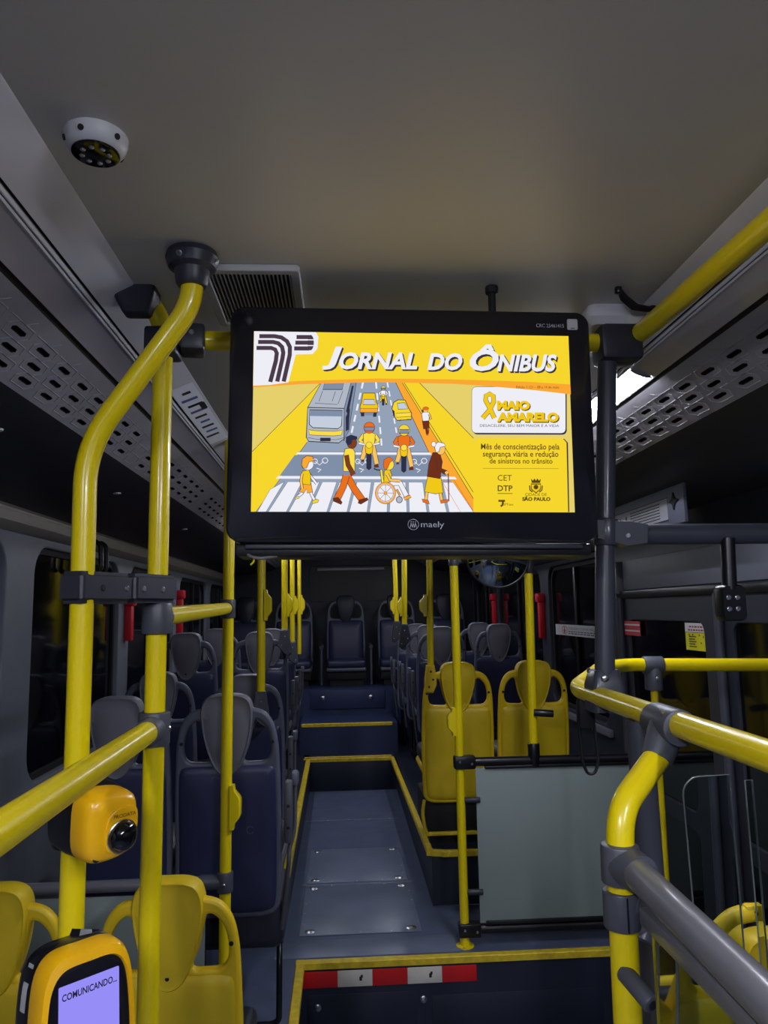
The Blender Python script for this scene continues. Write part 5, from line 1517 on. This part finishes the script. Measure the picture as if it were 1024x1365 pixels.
def white_sticker(t, T):
    X = XR + 0.034
    s = B(); s.box((X - 0.045, 4.60, 1.66), (X - 0.042, 5.52, 1.735), WHITEG); s.build('sheet', t)
    T2 = lambda p: (X - 0.0455 - 0.0003 * p[2], 5.52 - 0.92 * p[0], 1.66 + 0.075 * p[1])
    s = B()
    text_fit(s, 'CUIDADO COM AS M\u00c3OS', INK, lambda p: T2((p[0], p[1], 0)), 0.34, 0.97, 0.55, 0.82)
    for z in (0.34, 0.16):
        x = 0.34
        while x < 0.95:
            w = random.uniform(0.03, 0.08); quad(s, T2, x, x + w, z, z + 0.09, INK); x += w + 0.015
    for k in range(14):
        a = 2 * pi * k / 14; a2 = 2 * pi * (k + 1) / 14
        s.add([T2((0.24 + 0.075 * cos(q) * r_, 0.5 + 0.4 * sin(q) * r_, 0)) for q, r_ in ((a, 1), (a2, 1), (a2, 0.82), (a, 0.82))], [(0, 1, 2, 3)], INKR)
    quad(s, T2, 0.225, 0.255, 0.22, 0.62, INK); quad(s, T2, 0.228, 0.252, 0.66, 0.78, INK); quad(s, T2, 0.2, 0.28, 0.42, 0.5, INKR, 1)
    tag(s.build('print', t, smooth=False), kind='stuff')
sign('notice', 'long white notice with red pictogram on the window beyond the yellow seats', XR, 4.60, 5.52, 1.66, 1.735, white_sticker)
# paper notice on the window-side ceiling edge panel
t = thing('paper_notice', 'white printed paper notice stuck to the sloping ceiling edge panel', 'notice', (-0.46, 2.4, 2.5))
def PN(u, v, h=0.0):
    d, z = 0.5615 + (0.632 - 0.5615) * v, 2.5265 + (2.4975 - 2.5265) * v
    return (CX - d + 0.0006 + h * 0.3, u, z - 0.0015 - h)
ya, yb = 2.15, 2.85
s = B(); s.add([PN(ya, 0.02), PN(yb, 0.02), PN(yb, 0.98), PN(ya, 0.98)], [(0, 1, 2, 3)], mat('paper', (240, 243, 250), 0.6, var=0.02)); s.build('sheet', t, smooth=False)
s = B()
BLUI = mat('ink_blue', (90, 100, 150), 0.6)
for i in range(9):
    u = ya + 0.06 + i * 0.065
    v0 = random.uniform(0.08, 0.3); v1 = random.uniform(0.6, 0.92)
    s.add([PN(u, v0, 0.0004), PN(u + 0.022, v0, 0.0004), PN(u + 0.022, v1, 0.0004), PN(u, v1, 0.0004)], [(0, 1, 2, 3)], (INK, BLUI, INK, LBL_Y if i == 5 else BLUI)[i % 4])
s.add([PN(ya + 0.2, 0.05, 0.0005), PN(ya + 0.27, 0.05, 0.0005), PN(ya + 0.27, 0.3, 0.0005), PN(ya + 0.2, 0.3, 0.0005)], [(0, 1, 2, 3)], INK)
tag(s.build('print', t, smooth=False), kind='stuff')
world_parts(t)

# red window levers / hammers
for x, sgn, y, z0, z1, lb in ((XL, 1, 4.72, 1.70, 1.93, 'red window release lever on the pillar behind the double clamp'), (XL, 1, 6.18, 1.66, 2.0, 'red window release lever above the short yellow handrail'),
                              (XR, -1, 7.70, 1.66, 1.96, 'red window release lever just below the convex mirror'), (XR, -1, 5.86, 1.62, 1.92, 'red window release lever behind the barrier pole')):
    t = thing('window_lever', lb, 'lever', (x, y, z0), 'red window levers')
    s = B(); s.box((min(x, x + sgn * 0.045), y - 0.03, z0), (max(x, x + sgn * 0.045), y + 0.03, z1), REDP, 0.008); s.build('grip', t)
    s = B(); s.box((min(x, x + sgn * 0.06), y - 0.045, z1 - 0.02), (max(x, x + sgn * 0.06), y + 0.045, z1 + 0.05), REDP, 0.012); s.build('head', t)
    world_parts(t)
# hook on the cap rail
t = thing('coat_hook', 'pair of dark hooks hanging from the beige cap rail', 'hook', (-1.27, 4.05, 2.2))
for dy in (0.0, 0.09):
    s = B(); s.tube([(-1.275, 3.95 + dy, 2.24), (-1.24, 3.95 + dy, 2.22), (-1.235, 3.95 + dy, 2.10), (-1.25, 3.95 + dy, 2.08)], 0.012, BLACK, 10, 0.02); s.build('hook', t)
world_parts(t)

# clear acrylic screens in the stepwell
def acrylic(label, loop, y, thick=0.006):
    t = thing('acrylic_screen', label, 'screen', (sum(p[0] for p in loop) / len(loop), y, 0.0))
    me = plate([loop], thick)
    for v in me.vertices: v.co = (v.co.x, y + v.co.z, v.co.y)
    s = B(); s.mesh(me, CLEAR); s.build('sheet', t)
    s = B(); s.tube([(p[0], y, p[1]) for p in loop], 0.0022, EDGE, 8, caps=False); s.build('edge', t)  # thin light grey tube painted as the glint along the sheet's rim
    return world_parts(t)
lp = [(0.905, 0.15), (0.885, 1.385)]
arc = [(0.885 + 0.045 * (1 - cos(a)), 1.385 + 0.045 * sin(a)) for a in (0.3, 0.6, 0.9, 1.2, 1.5708)]
acrylic('clear acrylic screen with one rounded corner under the guard rail', [(0.900, 0.15), (0.868, 1.37)] + [(x - 0.017, z - 0.015) for x, z in arc] + [(0.992, 1.418), (1.008, 0.15)], 1.95)
acrylic('narrow clear acrylic strip with painted edge glints near the picture edge', [(1.055, 0.2), (1.044, 1.398), (1.063, 1.398), (1.072, 0.2)], 1.97, 0.01)
